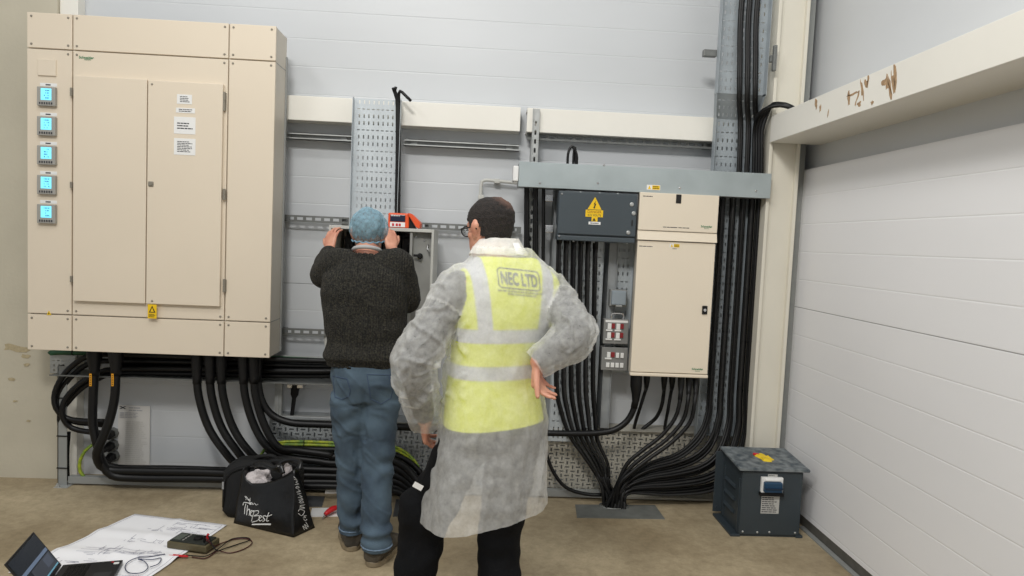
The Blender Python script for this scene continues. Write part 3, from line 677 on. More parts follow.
lay = [(.20, .56, .13, .24, 'w'), (.35, .58, .14, .22, 'r'), (.12, .48, .26, .07, 'l'), (.54, .56, .12, .22, 'w'), (.72, .56, .12, .22, 'w')] + [(.18 + .18 * k, .14, .13, .2, 'w') for k in range(4)]
switchbox(601.5, 347.5, 627.5, 370.5, 'lower grey switch box with one red rocker and row of white switches', lay, False)
bm = BM(); tube(bm, [A(614, 342, 4.36), A(614, 350, 4.36)], .012, 8); tag(obj('conduit', bm, M_greyp), 'short grey conduit joining the two red switch boxes', 'conduit')

# ================================================================ OPEN GREY ENCLOSURE
YE = 4.02
ex0, ex1 = A(328.5, 240, YE).x, A(433.5, 250, YE).x; ez1 = A(380, 227.2, YE).z; ez0 = A(380, 352, YE).z
em = A(410.5, 250, YE).x
en = thing('wall_enclosure', 'open light grey wall enclosure in front of man in hair net', 'electrical cabinet', ((ex0 + ex1) / 2, 4.2, ez0))
bm = BM(); t = .014
box(bm, ex0, ex1, 4.40, 4.42, ez0, ez1); box(bm, ex0, ex0 + t, YE, 4.40, ez0, ez1, .002); box(bm, ex1 - t, ex1, YE, 4.40, ez0, ez1, .002); box(bm, ex0 + t, ex1 - t, YE, 4.40, ez1 - t * 1.3, ez1, .002); box(bm, ex0 + t, ex1 - t, YE, 4.40, ez0, ez0 + t, .002)
obj('case', bm, M_encl, en)
bm = BM(); box(bm, em - .006, em + .008, YE + .01, 4.40, ez0 + t, ez1 - t * 1.3); obj('divider', bm, M_enci, en)
bm = BM(); box(bm, em + .008, ex1 - t, YE + .05, YE + .062, ez0 + t, ez1 - t * 1.3); ip = obj('inner_plate', bm, M_enci, en)
bm = BM(); p = A(420, 256, YE + .05); lathe(bm, (p.x, YE + .05, p.z), (0, -1, 0), [(0, .017), (.014, .016), (.018, .011), (.04, .009)], 12); box(bm, p.x - .035, p.x + .006, YE + .012, YE + .022, p.z - .004, p.z + .010, .003); obj('lock', bm, M_blackd, ip, label='black lock on inner plate')
bm = BM(); q = A(428.5, 250, YE + .05); tube(bm, spline([q + Vector((.0, -.004, .03)), q + Vector((-.006, -.02, .012)), q + Vector((.006, -.02, -.012)), q + Vector((.006, -.004, -.03))], .01), .004, 6); obj('hook', bm, M_chrome, ip)
bm = BM(); q = A(416, 237, YE + .05); screws([(q.x, q.z), (q.x + .05, q.z - .02)], YE + .05, .006, M_chrome, ip)
M_mcb = mat('dark_device', (40, 41, 44), .5)
bm = BM(); zt = ez1 - .06
for r in range(3):
    for c in range(7):
        x = ex0 + .04 + c * .058; box(bm, x, x + .05, 4.28, 4.398, zt - .13 - r * .17, zt - r * .17, .004); box(bm, x + .018, x + .03, 4.265, 4.29, zt - .08 - r * .17, zt - .05 - r * .17)
obj('breakers', bm, M_mcb, en, label='dark breakers inside')
bm = BM(); box(bm, ex0 + .03, em - .02, 4.385, 4.399, ez0 + .03, ez1 - .03); obj('mounting_plate', bm, mat('dark_back_plate', (70, 70, 72), .6), en)
# orange tester on top
p0 = A(388, 227, YE + .06); oz = ez1 + .001
ot = thing('orange_tester', 'orange instrument case with open lid lying on top of grey enclosure', 'tester', (p0.x + .08, YE + .12, oz), radians(0))
X0, X1 = A(388, 220, YE + .04).x, A(409, 220, YE + .04).x; zt = A(398, 213, YE + .04).z
bm = BM(); box(bm, X0, X1, YE + .04, YE + .16, oz, zt, .008, 3); bd = obj('body', bm, M_orange, ot)
w, h = X1 - X0, zt - oz
bm = BM(); box(bm, X0 + w * .1, X1 - w * .18, YE + .037, YE + .041, oz + h * .42, zt - h * .12, .002); sc = obj('dark_screen', bm, mat('dark_display', (38, 42, 62), .2), bd)
bm = BM(); box(bm, X0 + w * .1, X1 - w * .18, YE + .037, YE + .041, oz + h * .06, oz + h * .38, .001); fp = obj('white_panel', bm, M_white, bd)
bm = BM()
for u in (.2, .38, .52): box(bm, X0 + w * u, X0 + w * (u + .1), YE + .034, YE + .038, oz + h * .12, oz + h * .3, .002)
obj('button', bm, M_red, fp); bm = BM(); lines_bm(bm, X0 + w * .14, X0 + w * .7, YE + .037, zt - h * .24, zt - h * .14, 1, seed=3); obj('print', bm, M_white, sc)
bm = BM(); L0 = A(409.5, 214, YE + .05); L1 = A(419, 226, YE + .05)
prism(bm, [(L0.x - .012, YE + .03, zt + .002), (L0.x + .012, YE + .03, zt), (L1.x + .01, YE + .03, oz + .035), (L1.x + .004, YE + .03, oz), (L1.x - .014, YE + .03, oz + .006)], (0, .13, 0)); bmesh.ops.bevel(bm, geom=bm.edges[:], offset=.004, segments=2, affect='EDGES'); obj('lid', bm, M_orange, ot)
bm = BM(); prism(bm, [(X1 - .004, YE + .05, oz), (L1.x - .02, YE + .05, oz), (L0.x - .012, YE + .05, zt - .012), (X1 - .004, YE + .05, zt - .012)], (0, .1, 0)); obj('dark_pouch', bm, M_blackd, ot)
# ================================================================ CABLES
def cable(pts, r, label, m=None, group=None, n=10, gland=None, name='cable', ties=None, step=.03):
    """one cable; gland = (length, radius) of the tapered boot at its start"""
    P = [Vector(p) for p in pts]; sp = spline(P, step)
    base = thing(name, label, 'cable', tuple(sp[-1]), 0, group) if gland or ties else None
    o = obj('sheath' if base else name, tube(BM(), sp, r, n), m or M_black, base, True)
    if not base: tag(o, label, 'cable', group)
    if gland:
        L, gr = gland; acc = 0; pts_, rr = [sp[0]], [gr]
        for a, b in zip(sp, sp[1:]):
            acc += (b - a).length; f = min(1, acc / L); pts_.append(b); rr.append(gr if f < .45 else gr + (r * 1.12 - gr) * min(1, (f - .45) / .45))
            if f >= 1: break
        obj('gland_boot', tube(BM(), pts_, gr, 14, rr), M_blackd, base, True)
    if ties:
        for f in ties:
            i = min(len(sp) - 2, max(0, int(f * (len(sp) - 1)))); d = (sp[i + 1] - sp[i]).normalized()
            obj('cable_tie', lathe(BM(), sp[i] - d * .003, d, [(0, r * 1.12), (.006, r * 1.12)], 10), M_blackd, base)
    return base or o
def PP(Y, *pts): return [A(x, y, Y) for x, y in pts]

# two thick drops on the left, turning into the floor run
tags = BM()
for k, (top, mid, py) in enumerate((((94, 94, 95), (94, 400), 476), ((116, 115, 108), (110, 410), 470))):
    xt = (94.5, 116)[k]
    Yk = 4.22 - .035 * k
    pts = PP(Yk, (xt, 345), (xt - .3, 375), ((93, 114.3)[k], 400), ((93, 108)[k], 425), ((98, 99)[k], 447)) + [A((101, 97)[k], (460, 457)[k], Yk + .02), A((112, 106)[k], (475, 469)[k], 4.26), A(140, (478, 471)[k], 4.28), A(200, (478.5, 472)[k], 4.29), A(262, (480, 474)[k], 4.29), A(330, (480, 474)[k], 4.29), A(420, (484, 479)[k], 4.29)]
    c = cable(pts, .026, ('thick black glanded cable with orange tag, leftmost under switchboard', 'thick black glanded cable with orange tag, second from left under switchboard')[k], gland=(.15, .043), group='thick tagged cables')
    q = A((90.3, 112.3)[k], 380, Yk - .03); bm = BM(); box(bm, q.x - .007, q.x + .007, q.y + .001, q.y + .004, q.z - .037, q.z + .037, .001); tg = obj('tag', bm, M_tag, c, label='orange cable tag')
    bm = BM()
    for j in range(6): box(bm, q.x - .004, q.x + .004, q.y + .0003, q.y + .001, q.z - .03 + j * .011, q.z - .025 + j * .011)
    obj('print', bm, M_inkb, tg)
# lower cables lying along the floor frame
for k, (py, d) in enumerate(((467.5, 4.34), (474, 4.35))):
    cable([A(104, py - 5, d), A(118, py, d), A(180, py + 1, d), A(262, py + 4, d), A(340, py + 8, d), A(425, py + 12, d)], .019, f'{("upper", "lower")[k]} thin black cable lying along the floor frame under switchboard')
# looping horizontals at the left end
loops = (((330, 361), (200, 357), (110, 354.5), (86, 357), (66, 372), (55, 392), (56, 408), (66, 418), (84, 421), (104, 421.5)),
         ((330, 366), (200, 362.5), (110, 361), (88, 364), (69, 379), (58.5, 396), (60, 412), (72, 421), (88, 423.5), (104, 425)),
         ((330, 371), (200, 369), (120, 369), (98, 373), (77, 386), (64, 402), (63, 418), (72, 428), (86, 431.5), (100, 433)),
         ((330, 375.5), (200, 374), (120, 373), (100, 378), (82, 388), (68, 402), (60, 415), (62, 436), (62, 460), (61.5, 476)))
for k, L in enumerate(loops):
    cable([A(x, y, 4.31 + .03 * (k % 2) + (.02 if i > 8 else 0)) for i, (x, y) in enumerate([(379 + 4 * k, 349), (374 + 4 * k, 360 + k * 2)] + list(L))], .0165, f'{ORD[k]} horizontal black cable from top under switchboard, looping at left end', ties=(.2, .36), group='looping horizontal cables')
for k in range(3):
    cable([A(x, y + k * 5.6, 4.40) for x, y in ((112, 356), (200, 357.5), (335, 363.5), (366 + 5 * k, 364), (376 + 4 * k, 346 - 5.6 * k))], .018, f'{ORD[k]} rear black cable from top along the shelf tray below switchboard', group='rear cables on the shelf tray')
cable([A(50, 353.5, 4.42), A(58, 352.5, 4.42), A(120, 353.2, 4.42), A(220, 356, 4.42), A(300, 359.5, 4.42), A(335, 361.5, 4.42), A(375, 363.5, 4.42)], .016, 'green cable running along underside of cream switchboard', M_gcab, ties=(.1, .3, .6, .85))
cable([A(372, 361, 4.44), A(335, 358.5, 4.44), A(300, 357, 4.44), A(262, 355.5, 4.44)], .008, 'thin grey cable above the green cable', M_greyp)
# three plus three drops that turn into the stack
stackY = 4.27
drops = ((197, 205, 449.0, 482), (210, 216, 443, 476), (221.5, 226, 437, 470), (243.5, 250, 434, 463), (254, 262, 431, 456.5))
for k, (px, bx, by, sy) in enumerate(drops):
    pts = PP(4.20, (px, 346), (px, 372), (px + 1.5, 395), (px + 10, 424), (px + 24, 447))
    pts += [A(px + 44, min(sy - 6, 468), 4.24), A(px + 78, sy - 1.5, 4.27), A(330, sy, stackY), A(372, sy + 1.2, stackY), A(398, sy + 6, stackY - .02), A(416, sy + 17 + k * 1.5, 4.22), A(428, 503, 4.17), A(433, 513, 4.15)]
    cable(pts, .0235, f'{ORD[k]} black glanded drop cable from left under right half of switchboard', gland=(.2, .033), group='drop cables turning into the floor stack')
cable(PP(4.22, (257, 346), (257.5, 375), (261, 398), (271, 414), (290, 422.5), (320, 424.5), (370, 426), (430, 428), (520, 431)), .0215, 'black glanded cable swinging right behind the jeans at knee height', gland=(.2, .033))
cable(PP(4.30, (267, 452), (276, 449), (330, 449.5), (372, 451), (400, 457), (418, 470), (428, 490), (433, 508)), .019, 'black cable forming top of the floor stack behind the jeans')
cable(PP(4.17, (300, 486), (340, 486.5), (380, 488), (404, 495), (418, 508)), .02, 'black cable forming bottom of the floor stack behind the jeans')
# earth cables
for k, dy in enumerate((0, 3)):
    cable([A(258, 462, 4.30), A(264, 450, 4.30), A(275, 443 + dy * .6, 4.30)] + [A(x, y + dy, 4.31) for x, y in ((300, 441.5), (345, 443), (385, 445), (402, 450), (414, 460), (419, 468))], .0085, f'{("upper", "lower")[k]} green and yellow earth cable on top of the floor stack', M_gy, ties=(.3, .5))
cable(PP(4.36, (92, 445), (85, 451), (80, 461), (80, 471), (86, 479)), .010, 'yellow green earth cable curving down at left of the floor frame', M_gy)
cable([A(68, 432, 4.39), A(66.5, 455, 4.39), A(67, 480, 4.39)], .016, 'black cable standing behind left upright of the floor frame')
# three wall glands and the notice sheet
for k, (px, py) in enumerate(((111, 434), (111, 446), (112, 457))):
    p = A(px, py, 4.52); t = thing('cable_gland', f'{("top", "middle", "bottom")[k]} black cable gland on wall behind the tagged cables', 'gland', (p.x, YW, p.z))
    obj('collar', lathe(BM(), (p.x, YW, p.z), (0, -1, 0), [(0, .038), (.03, .038), (.03, .03)], 8), M_rail, t)
    obj('nut', lathe(BM(), (p.x, YW - .03, p.z), (0, -1, 0), [(0, .03), (.04, .03), (.06, .02), (.10, .018)], 6), M_blackd, t)
X0, X1, Z0, Z1 = rect(117.5, 405.5, 150, 466, 4.54)
ns = obj('notice_sheet', prism(BM(), [(X0, YW - .003, Z0), (X1, YW - .012, Z0), (X1, YW - .012, Z1), (X0, YW - .003, Z1)], (0, .0015, 0)), mat('notice_paper', (214, 212, 208), .8)); tag(ns, 'printed white notice sheet on wall behind the tagged cables', 'notice')
bm = BM(); w = X1 - X0
def onsheet(u): return YW - .003 - .009 * (u - X0) / w
q = X0 + .03
for s in (-1, 1): prism(bm, [(q + s * .017 - .006, onsheet(q) - .002, Z1 - .026), (q + s * .017 + .006, onsheet(q) - .002, Z1 - .026), (q - s * .017 + .006, onsheet(q) - .002, Z1 - .008), (q - s * .017 - .006, onsheet(q) - .002, Z1 - .008)], (0, .001, 0))
obj('cross_mark', bm, M_ink, ns)
bm = BM(); lines_bm(bm, X0 + .07, X1 - .04, onsheet(X0 + .12) - .001, Z1 - .04, Z1 - .008, 2, seed=4); lines_bm(bm, X0 + .012, X1 - .07, onsheet(X0 + .1) - .001, Z1 - .085, Z1 - .045, 4, seed=6); obj('print', bm, mat('faded_print', (174, 174, 178), .7), ns)
bm = BM(); lines_bm(bm, X0 + .05, X1 - .01, onsheet(X1) - .001, Z0 + .01, Z1 - .1, 22, seed=8); obj('print', bm, mat('very_faded_print', (203, 201, 196), .7), ns)

# cables on the centre tray
yt = YT - .03
for k, (dx, tip) in enumerate(((0, (393, 88)), (2.4, (396, 87)), (4.6, (411, 101)))):
    top = [A(397 + dx * .5, 106, yt), A(396 + dx * .6, 97, yt - .005)] + ([A(394 + k, 91, yt - .01), A(*tip, yt - .02)] if k < 2 else [A(400, 91, yt - .02), A(405, 95, yt - .03), A(*tip, yt - .03)])
    cable([A(396 + dx * .6, 236, yt), A(396.3 + dx * .6, 200, yt), A(397 + dx * .5, 150, yt)] + top, .009, ('first black cable from left on upright tray above enclosure, end cut short', 'middle black cable on upright tray above enclosure, end cut short', 'black cable on upright tray with its end bent over to the right')[k], ties=(.25, .45, .65), group='cut cables on the centre tray')
# left run between the strut and the wide upright
for k, px in enumerate((525.8, 527.6, 534.4, 536.2, 543.4)):
    cable([Vector((A(px, 187, 4.3).x, 4.3, z0k + .03)), A(px, 215, 4.31), A(px - .6 + (k % 2), 300, 4.33), A(px - 1.5, 360, 4.33)] + ([A(px - 3, 420, 4.34), A(px - 4, 470, 4.34)] if k < 4 else [A(px - 1.2, 400, 4.33), A(px + .5, 440, 4.32), A(px + 8, 468, 4.31), A(px + 22, 487, 4.30), A(px + 42, 494, 4.29), A(px + 60, 495, 4.28)]), .0115, f'{ORD[k]} black cable from left in narrow run behind man in vest', ties=(.2, .4, .6), group='narrow run of cables left of the slate box')
# run below the slate box sweeping to the floor hole
hole = AZ(613, 505)
nrun = 12
for k in range(nrun):
    px = 557.6 + (k // 2) * 7.3 + (k % 2) * 1.6; front = k % 2; d = 4.26 + .035 * (1 - front)
    b0 = 553 + k * 4.4
    g = hole + Vector((-.055 + .010 * k, -.02 + .05 * (k % 3), -.03))
    pts = [Vector((A(px + 1, 236, d).x, d, A(590, 236, d).z + .03)), A(px, 262, d), A(px - 1.2, 330, d), A(px - 2, 385, d)]
    f = k / (nrun - 1)
    pts += [A(px - 2 + (2 + 2 * (1 - f)), 408 + 8 * f, d), A(px + 12 - 10 * f, 436 + 4 * f, d - .01), A(px + 29 - 17 * f, 460 + 4 * f, d - .03), A(601 + 8 * f, 484, 4.22 + .02 * front), g + Vector((-.01, .0, .06)), g]
    cable(pts, .0108, f'{ORD[k]} black cable from left in run beneath dark slate box', M_dust if k % 3 == 0 else M_black, ties=(.15, .3, .5), gland=(.08, .014), group='cables beneath the slate box')
# glanded cables under the cream board
bz_ = A(669, 378, 4.2).z + .03
gl = [(636, .036, .019, [(636, 395), (634, 408), (627, 421), (614, 430), (596, 433), (570, 433.5), (545, 433)], 'thick black glanded cable swinging left under cream board'),
      (646.5, .021, .011, [(645, 392), (640, 408), (634.5, 426), (633, 440)], 'slanting black cable, second from left under cream board'),
      (664, .021, .012, [(663.5, 395), (661, 408), (655, 419), (645, 427), (636, 436)], 'black cable curving left, third from left under cream board'),
      (672, .021, .011, [(670.5, 395), (668, 410), (665, 426), (664, 440)], 'straight black cable, fourth from left under cream board'),
      (681, .021, .0125, None, 'fifth black glanded cable from left under cream board, running to floor'),
      (689, .021, .0125, None, 'sixth black glanded cable from left under cream board, running to floor'),
      (696, .021, .0125, None, 'rightmost black glanded cable under cream board, running to floor')]
for k, (px, gr, r, path, lab) in enumerate(gl):
    d = 4.22 if k not in (1, 2, 3) else 4.30
    top = [Vector((A(px, 380, d).x, d, bz_)), A(px, 386, d)]
    if path:
        Yp = (lambda i: d) if k == 0 else (lambda i: d + (.06 if i < 2 else .13))
        pts = top + [A(x, y, Yp(i) if k else d) for i, (x, y) in enumerate(path)]
    else:
        j = k - 4; g = hole + Vector((-.05 + .03 * j, -.06, -.03))
        pts = top + PP(4.19 - .015 * j, (px - 1, 400), (px - 6, 418 + j * 2), (px - 20 - j * 2, 436 + j * 3), (px - 38 - j * 4, 450 + j * 4), (px - 54 - j * 5, 464 + j * 4), (617 + j, 485)) + [g + Vector((.0, 0, .05)), g]
    cable(pts, r, lab, M_black, gland=(.13 if k else .2, gr), group='glanded cables under the cream board')
# big run on the right tray, down and round to the floor hole
NR = 15
for k in range(NR):
    bnd, s = divmod(k, 3); front = s == 1
    px = (722, 732.5, 742.5, 751.5, 758.5)[bnd] + (s - 1) * 1.6; d = 4.30 if front else 4.335
    lay = k
    f = k / (NR - 1)
    zsw = 432 + 33 * f
    top = [Vector((A(px + 1, 192, d).x, d, z0k + .03)), A(px, 210, d), A(px - 4, 274, d), A(px - 9, 350, d), A(px - 12, 395, d)]
    g = hole + Vector((-.01 + .005 * k, -.07 + .02 * (k % 4), -.04))
    dd = 4.26 - .012 * (k % 4)
    px2 = px - 12.5
    pts = top + [A(px2 - 1, 412 + 24 * f, d - .01), A(px2 - 7 - 8 * f, 430 + 47 * f, dd + .02), A(px2 - 19 - 18 * f, 445 + 46 * f, dd), A(674, 455 + 40 * f, dd - .01), A(650, 463 + 31 * f, dd - .02), A(631, 476 + 17 * f, dd - .03), A(620 + 5 * f, 489 + 8 * f, 4.22 - .02 * (k % 3))] + [g + Vector((.008, 0, .05)), g]
    cable(pts, .0098, f'{ORD[k]} black cable from left in wide run right of cream board', M_dust if k % 4 in (0, 2) else M_black, ties=(.12, .24, .36, .48), group='wide run of cables right of the cream board')
# upper run above the trunking
for k in range(7):
    px = 739.6 + (k // 2) * 7.9 + (k % 2) * 1.8; d = YU - .03; dl = YL - .035
    q = px - 3 + k * .6
    if k < 6:
        cable([Vector((A(px + 1, 0, d).x + .02, d, 3.58)), A(px + .6, 10, d), A(px - .6, 60, d), A(px - 1, 92, d), A(px - 1, 106, (d + dl) / 2), A(px, 122, dl), A(px - .6, 150, dl), Vector((A(px - 1.5, 175, dl).x, dl, z1k - .04))], .0112, f'{ORD[k]} black cable from left in tall run above the trunking', M_black if k % 2 else M_dust, ties=(.15, .35, .6), group='tall run of cables above the trunking')
for k in range(4):
    px = 754 + k * 2.6; d = 4.30 - .02 * k
    cable([Vector((A(px, 175, d).x, d, z1k - .04)), A(px, 155, d), A(px + .5, 130, d), A(px + 4 + k, 115 - k * 1.6, 4.22), A(769 + k * 1.5, 107.5 - 1.2 * k, 4.16), A(780 + k, 105.5 - k * .5, 4.13), A(788, 107 - k * .6, 4.11), A(797, 110, 4.10), A(804, 117, 4.12)], .0115, f'{ORD[k]} black cable from left looping over end of right white beam', M_black, group='cables looping over the beam end')
# steel floor plate the cables go through
fp = thing('floor_plate', 'grey steel plate on floor where the cables go down', 'plate', tuple(AZ(618, 512)))
c = [AZ(575, 505), AZ(655, 505.5), AZ(665, 519.5), AZ(577, 518)]
obj('plate', prism(BM(), c, (0, 0, .004)), mat('scuffed_floor_plate', (122, 124, 120), .5, .2, .3, 10, detail=8), fp)
obj('hole_rim', tube(BM(), [hole + Vector((.09 * cos(a * pi / 12), -.025 + .055 * sin(a * pi / 12), .006)) for a in range(25)], .004, 6), M_rail, fp)
# ================================================================ TRANSFORMER BOX
TX0, TX1, TY0, TY1 = 1.530, 1.885, 3.822, 4.12
tr = thing('transformer_box', 'dark blue grey transformer box on floor in right corner', 'transformer', ((TX0 + TX1) / 2, 3.97, 0))
zf, zk = .381, .393
bm = BM(); prism(bm, [(TX0, TY0, .012), (TX0, TY1, .012), (TX0, TY1, zk), (TX0, TY0, zf)], (TX1 - TX0, 0, 0)); bmesh.ops.bevel(bm, geom=bm.edges[:], offset=.004, segments=2, affect='EDGES'); obj('body', bm, M_trf, tr)
bm = BM(); ly0, ly1 = TY0 - .02, TY1 + .02; lx0, lx1 = TX0 - .022, TX1 + .03
prism(bm, [(lx0, ly0, zf + .006), (lx0, ly1, zk + .022), (lx0, ly1, zk + .036), (lx0, ly0, zf + .022)], (lx1 - lx0, 0, 0)); bmesh.ops.bevel(bm, geom=bm.edges[:], offset=.003, segments=2, affect='EDGES')
M_lid = mat('dusty_blue_grey_lid', (128, 134, 136), .6, 0, 0, 22, rgb2=(62, 72, 80), detail=14); obj('lid', bm, M_lid, tr, label='dusty sloping lid')
bm = BM()
for k in range(3):
    z = .10 + k * .075; prism(bm, [(TX0 - .001, 3.90, z), (TX0 - .012, 3.90, z + .008), (TX0 - .001, 3.90, z + .026)], (0, .16, 0))
box(bm, TX0 - .006, TX0, TY0 + .015, TY0 + .03, .02, .33); box(bm, TX0 - .006, TX0, TY1 - .05, TY1 - .035, .02, .33)
obj('side_louvres', bm, M_trf, tr)
bm = BM(); box(bm, TX0 - .05, TX0 + .002, TY1 - .004, TY1 + .004, .03, zk + .01, .002); lathe(bm, (TX0 - .03, TY1 - .004, .06), (0, -1, 0), [(0, .008), (.006, .007)], 6); obj('rear_flange', bm, M_trf, tr)
bm = BM(); box(bm, TX0 - .045, TX0 + .01, TY0 - .004, TY1 + .01, 0, .014, .003); box(bm, TX1 - .02, TX1 + .02, TY0 - .004, TY1 + .01, 0, .014, .003); box(bm, TX0 + .01, TX1 - .02, TY0 + .01, TY0 + .05, 0, .012); obj('base_rail', bm, M_trf, tr)
screws([(TX0 + x, z) for x, z in ((.025, .03), (.11, .028), (.18, .03), (.33, .03))], TY0, .006, M_strut, tr)
# blue socket with its white hinged frame
X0, X1, Z0, Z1 = rect(761, 478, 783.5, 494, TY0 - .02); w, h = X1 - X0, Z1 - Z0
bm = BM(); box(bm, X0 + .003, X1 - .003, TY0 - .022, TY0, Z0 - .002, Z1 + .002, .004); sk = obj('socket', bm, M_white, tr, label='blue outdoor socket in white frame')
M_blue = mat('deep_blue_plastic', (24, 62, 92), .3)
bm = BM(); box(bm, X0 + w * .1, X1 - w * .1, TY0 - .044, TY0 - .012, Z0 + h * .14, Z1 - h * .22, .008, 3); obj('flap', bm, M_blue, sk)
bm = BM(); box(bm, X0 + w * .1, X1 - w * .1, TY0 - .052, TY0 - .03, Z0 + h * .36, Z0 + h * .44, .003); obj('flap_lip', bm, mat('navy_plastic', (20, 40, 62), .3), sk)
bm = BM(); box(bm, X0 + w * .16, X0 + w * .84, TY0 - .03, TY0 - .01, Z1 - h * .2, Z1 - h * .06, .005); obj('hinge', bm, M_white, sk)
bm = BM(); box(bm, X0 - .004, X1 + .004, TY0 - .028, TY0 - .002, Z0 - .012, Z0 + .008, .004); obj('bottom_edge', bm, M_blackd, sk)
def tlabel(x0, y0, x1, y1, rows, seed, nm):
    X0, X1, Z0, Z1 = rect(x0, y0, x1, y1, TY0); bm = BM(); box(bm, X0, X1, TY0 - .0015, TY0 + .0005, Z0, Z1); l = obj(nm, bm, mat('plate_label', (190, 190, 186), .5), tr)
    bm = BM(); lines_bm(bm, X0 + .004, X1 - .004, TY0 - .0015, Z0 + .004, Z1 - .004, rows, seed=seed); obj('print', bm, M_ink, l)
tlabel(761, 496, 779, 513.5, 8, 31, 'rating_label'); tlabel(768, 474.3, 777.5, 476.8, 1, 32, 'name_label')
# yellow rag and red piece lying on the lid
def lidz(y): return zf + .022 + (y - ly0) / (ly1 - ly0) * (zk + .014 - zf)
p = AZ(764, 459, .41); bm = BM(); R = random.Random(4); k = 22; pts = []
for i in range(k):
    a = 2 * pi * i / k; q = R.uniform(.6, 1.15); pts.append((p.x + cos(a) * .056 * q, p.y + sin(a) * .058 * q - .014 * cos(a)))
lo = [bm.verts.new((x, y, lidz(y) + .001)) for x, y in pts]; hi = [bm.verts.new((p.x + (x - p.x) * .7, p.y + (y - p.y) * .7, lidz(y) + R.uniform(.006, .016))) for x, y in pts]; c0 = bm.verts.new((p.x, p.y, lidz(p.y) + .01))
bm.faces.new(list(reversed(lo)))
for i in range(k): bm.faces.new((lo[i], lo[(i + 1) % k], hi[(i + 1) % k], hi[i])); bm.faces.new((hi[i], hi[(i + 1) % k], c0))
tag(obj('plastic_scrap', bm, mat('yellow_plastic_scrap', (228, 196, 40), .5)), 'crumpled yellow scrap lying on lid of transformer box', 'scrap')
bm = BM(); q = AZ(756, 456, .415); lathe(bm, (q.x - .02, q.y, lidz(q.y) + .009), (1, -.5, 0), [(0, .004), (.004, .008), (.03, .008), (.036, .004)], 10)
tag(obj('red_plug', bm, M_red), 'small red plug beside yellow scrap on transformer lid', 'plug')

# ================================================================ ON THE FLOOR
# big drawing sheet, folded and flattened
c00, c10, c11, c01 = AZ(8, 574), AZ(148, 580), AZ(227, 526), AZ(135, 515)
def bil(u, v): return (c00 * (1 - u) + c10 * u) * (1 - v) + (c01 * (1 - u) + c11 * u) * v
bm = BM(); N = 36; g = []
def sheet_z(u, v):
    z = .003 + .004 * (1 + noise.noise(Vector((u * 3, v * 3, 1)))) 
    for f in (.33, .66): z += .010 * max(0, 1 - abs(v - f) / .09)
    z += .006 * max(0, 1 - abs(u - .5) / .07)
    return z
for j in range(N + 1): g.append([bm.verts.new(bil(i / N, j / N) + Vector((0, 0, sheet_z(i / N, j / N)))) for i in range(N + 1)])
for j in range(N):
    for i in range(N): bm.faces.new((g[j][i], g[j][i + 1], g[j + 1][i + 1], g[j + 1][i]))
me = mesh_of('drawing_sheet', bm, M_paper, True); ds = obj('drawing_sheet', me); tag(ds, 'large white wiring drawing spread on floor beside laptop', 'paper')
sd = ds.modifiers.new('thickness', 'SOLIDIFY'); sd.thickness = .0006; sd.offset = 0
def mark(bm, u0, v0, u1, v1, w=.0016):
    L = max(2, int(max(abs(u1 - u0), abs(v1 - v0)) * 26)); a = []
    d = (bil(u1, v1) - bil(u0, v0)); d.z = 0; n_ = Vector((-d.y, d.x, 0)).normalized() * w
    for i in range(L + 1):
        t = i / L; u, v = u0 + (u1 - u0) * t, v0 + (v1 - v0) * t; p = bil(u, v) + Vector((0, 0, sheet_z(u, v) + .0016)); a.append((bm.verts.new(p - n_), bm.verts.new(p + n_)))
    for (p, q), (r, s) in zip(a, a[1:]): bm.faces.new((p, r, s, q))
bm = BM(); R = random.Random(12)
for u0, u1, v0, v1, nn in ((.52, .92, .74, .95, 34), (.2, .5, .72, .8, 5), (.3, .6, .5, .62, 9), (.25, .8, .28, .42, 36), (.1, .4, .12, .24, 12), (.55, .85, .5, .6, 8)):
    for k in range(nn):
        u, v = R.uniform(u0, u1), R.uniform(v0, v1)
        if R.random() < .6: mark(bm, u, v, min(u + R.uniform(.03, .12), .98), v)
        else: mark(bm, u, v, u, min(v + R.uniform(.02, .07), .98))
for v in (.32, .36, .40): mark(bm, .18, v, .82, v, .001)
mark(bm, .03, .03, .97, .03, .001); mark(bm, .03, .97, .97, .97, .001); mark(bm, .03, .03, .03, .97, .001); mark(bm, .97, .03, .97, .97, .001)
obj('drawn_lines', bm, mat('drawing_ink', (168, 168, 180), .8), ds)

# laptop: hinge runs towards the viewer, screen leans left
h0, b0 = AZ(63, 571), AZ(123, 566); ux = Vector((b0.x - h0.x, b0.y - h0.y, 0)).normalized(); uy = Vector((ux.y, -ux.x, 0))
M_lap = mat('laptop_black', (34, 34, 36), .4, bump=.02, bs=300)
DW, DL = (b0 - h0).length, .325
lp = thing('laptop', 'black laptop open on floor beside the drawing, screen leaning back', 'laptop', tuple(h0 + ux * DW / 2 + uy * DL / 2 + Vector((0, 0, .0))))
zl = .017
def lbox(u0, u1, v0, v1, z0, z1, bev=0): 
    bm = BM(); box(bm, u0, u1, v0, v1, z0, z1, bev); return bm
def place(bm, O, ex, ey, ez):
    M = Matrix((ex, ey, ez)).transposed()
    for v in bm.verts: v.co = O + M @ v.co
    return bm
O = h0 + Vector((0, 0, zl - .002)); UZ = Vector((0, 0, 1))
bs = obj('base', place(lbox(0, DW, 0, DL, 0, .016, .004), O, ux, uy, UZ), M_lap, lp)
bm = BM()
for r in range(5):
    for k in range(14): box(bm, .03 + r * .019, .046 + r * .019, .02 + k * .0205, .038 + k * .0205, .016, .0178, .001)
obj('keys', place(bm, O, ux, uy, UZ), M_blackd, bs); obj('touchpad', place(lbox(DW - .09, DW - .02, DL * .36, DL * .62, .0158, .0166), O, ux, uy, UZ), mat('touchpad_grey', (52, 52, 54), .4), bs)
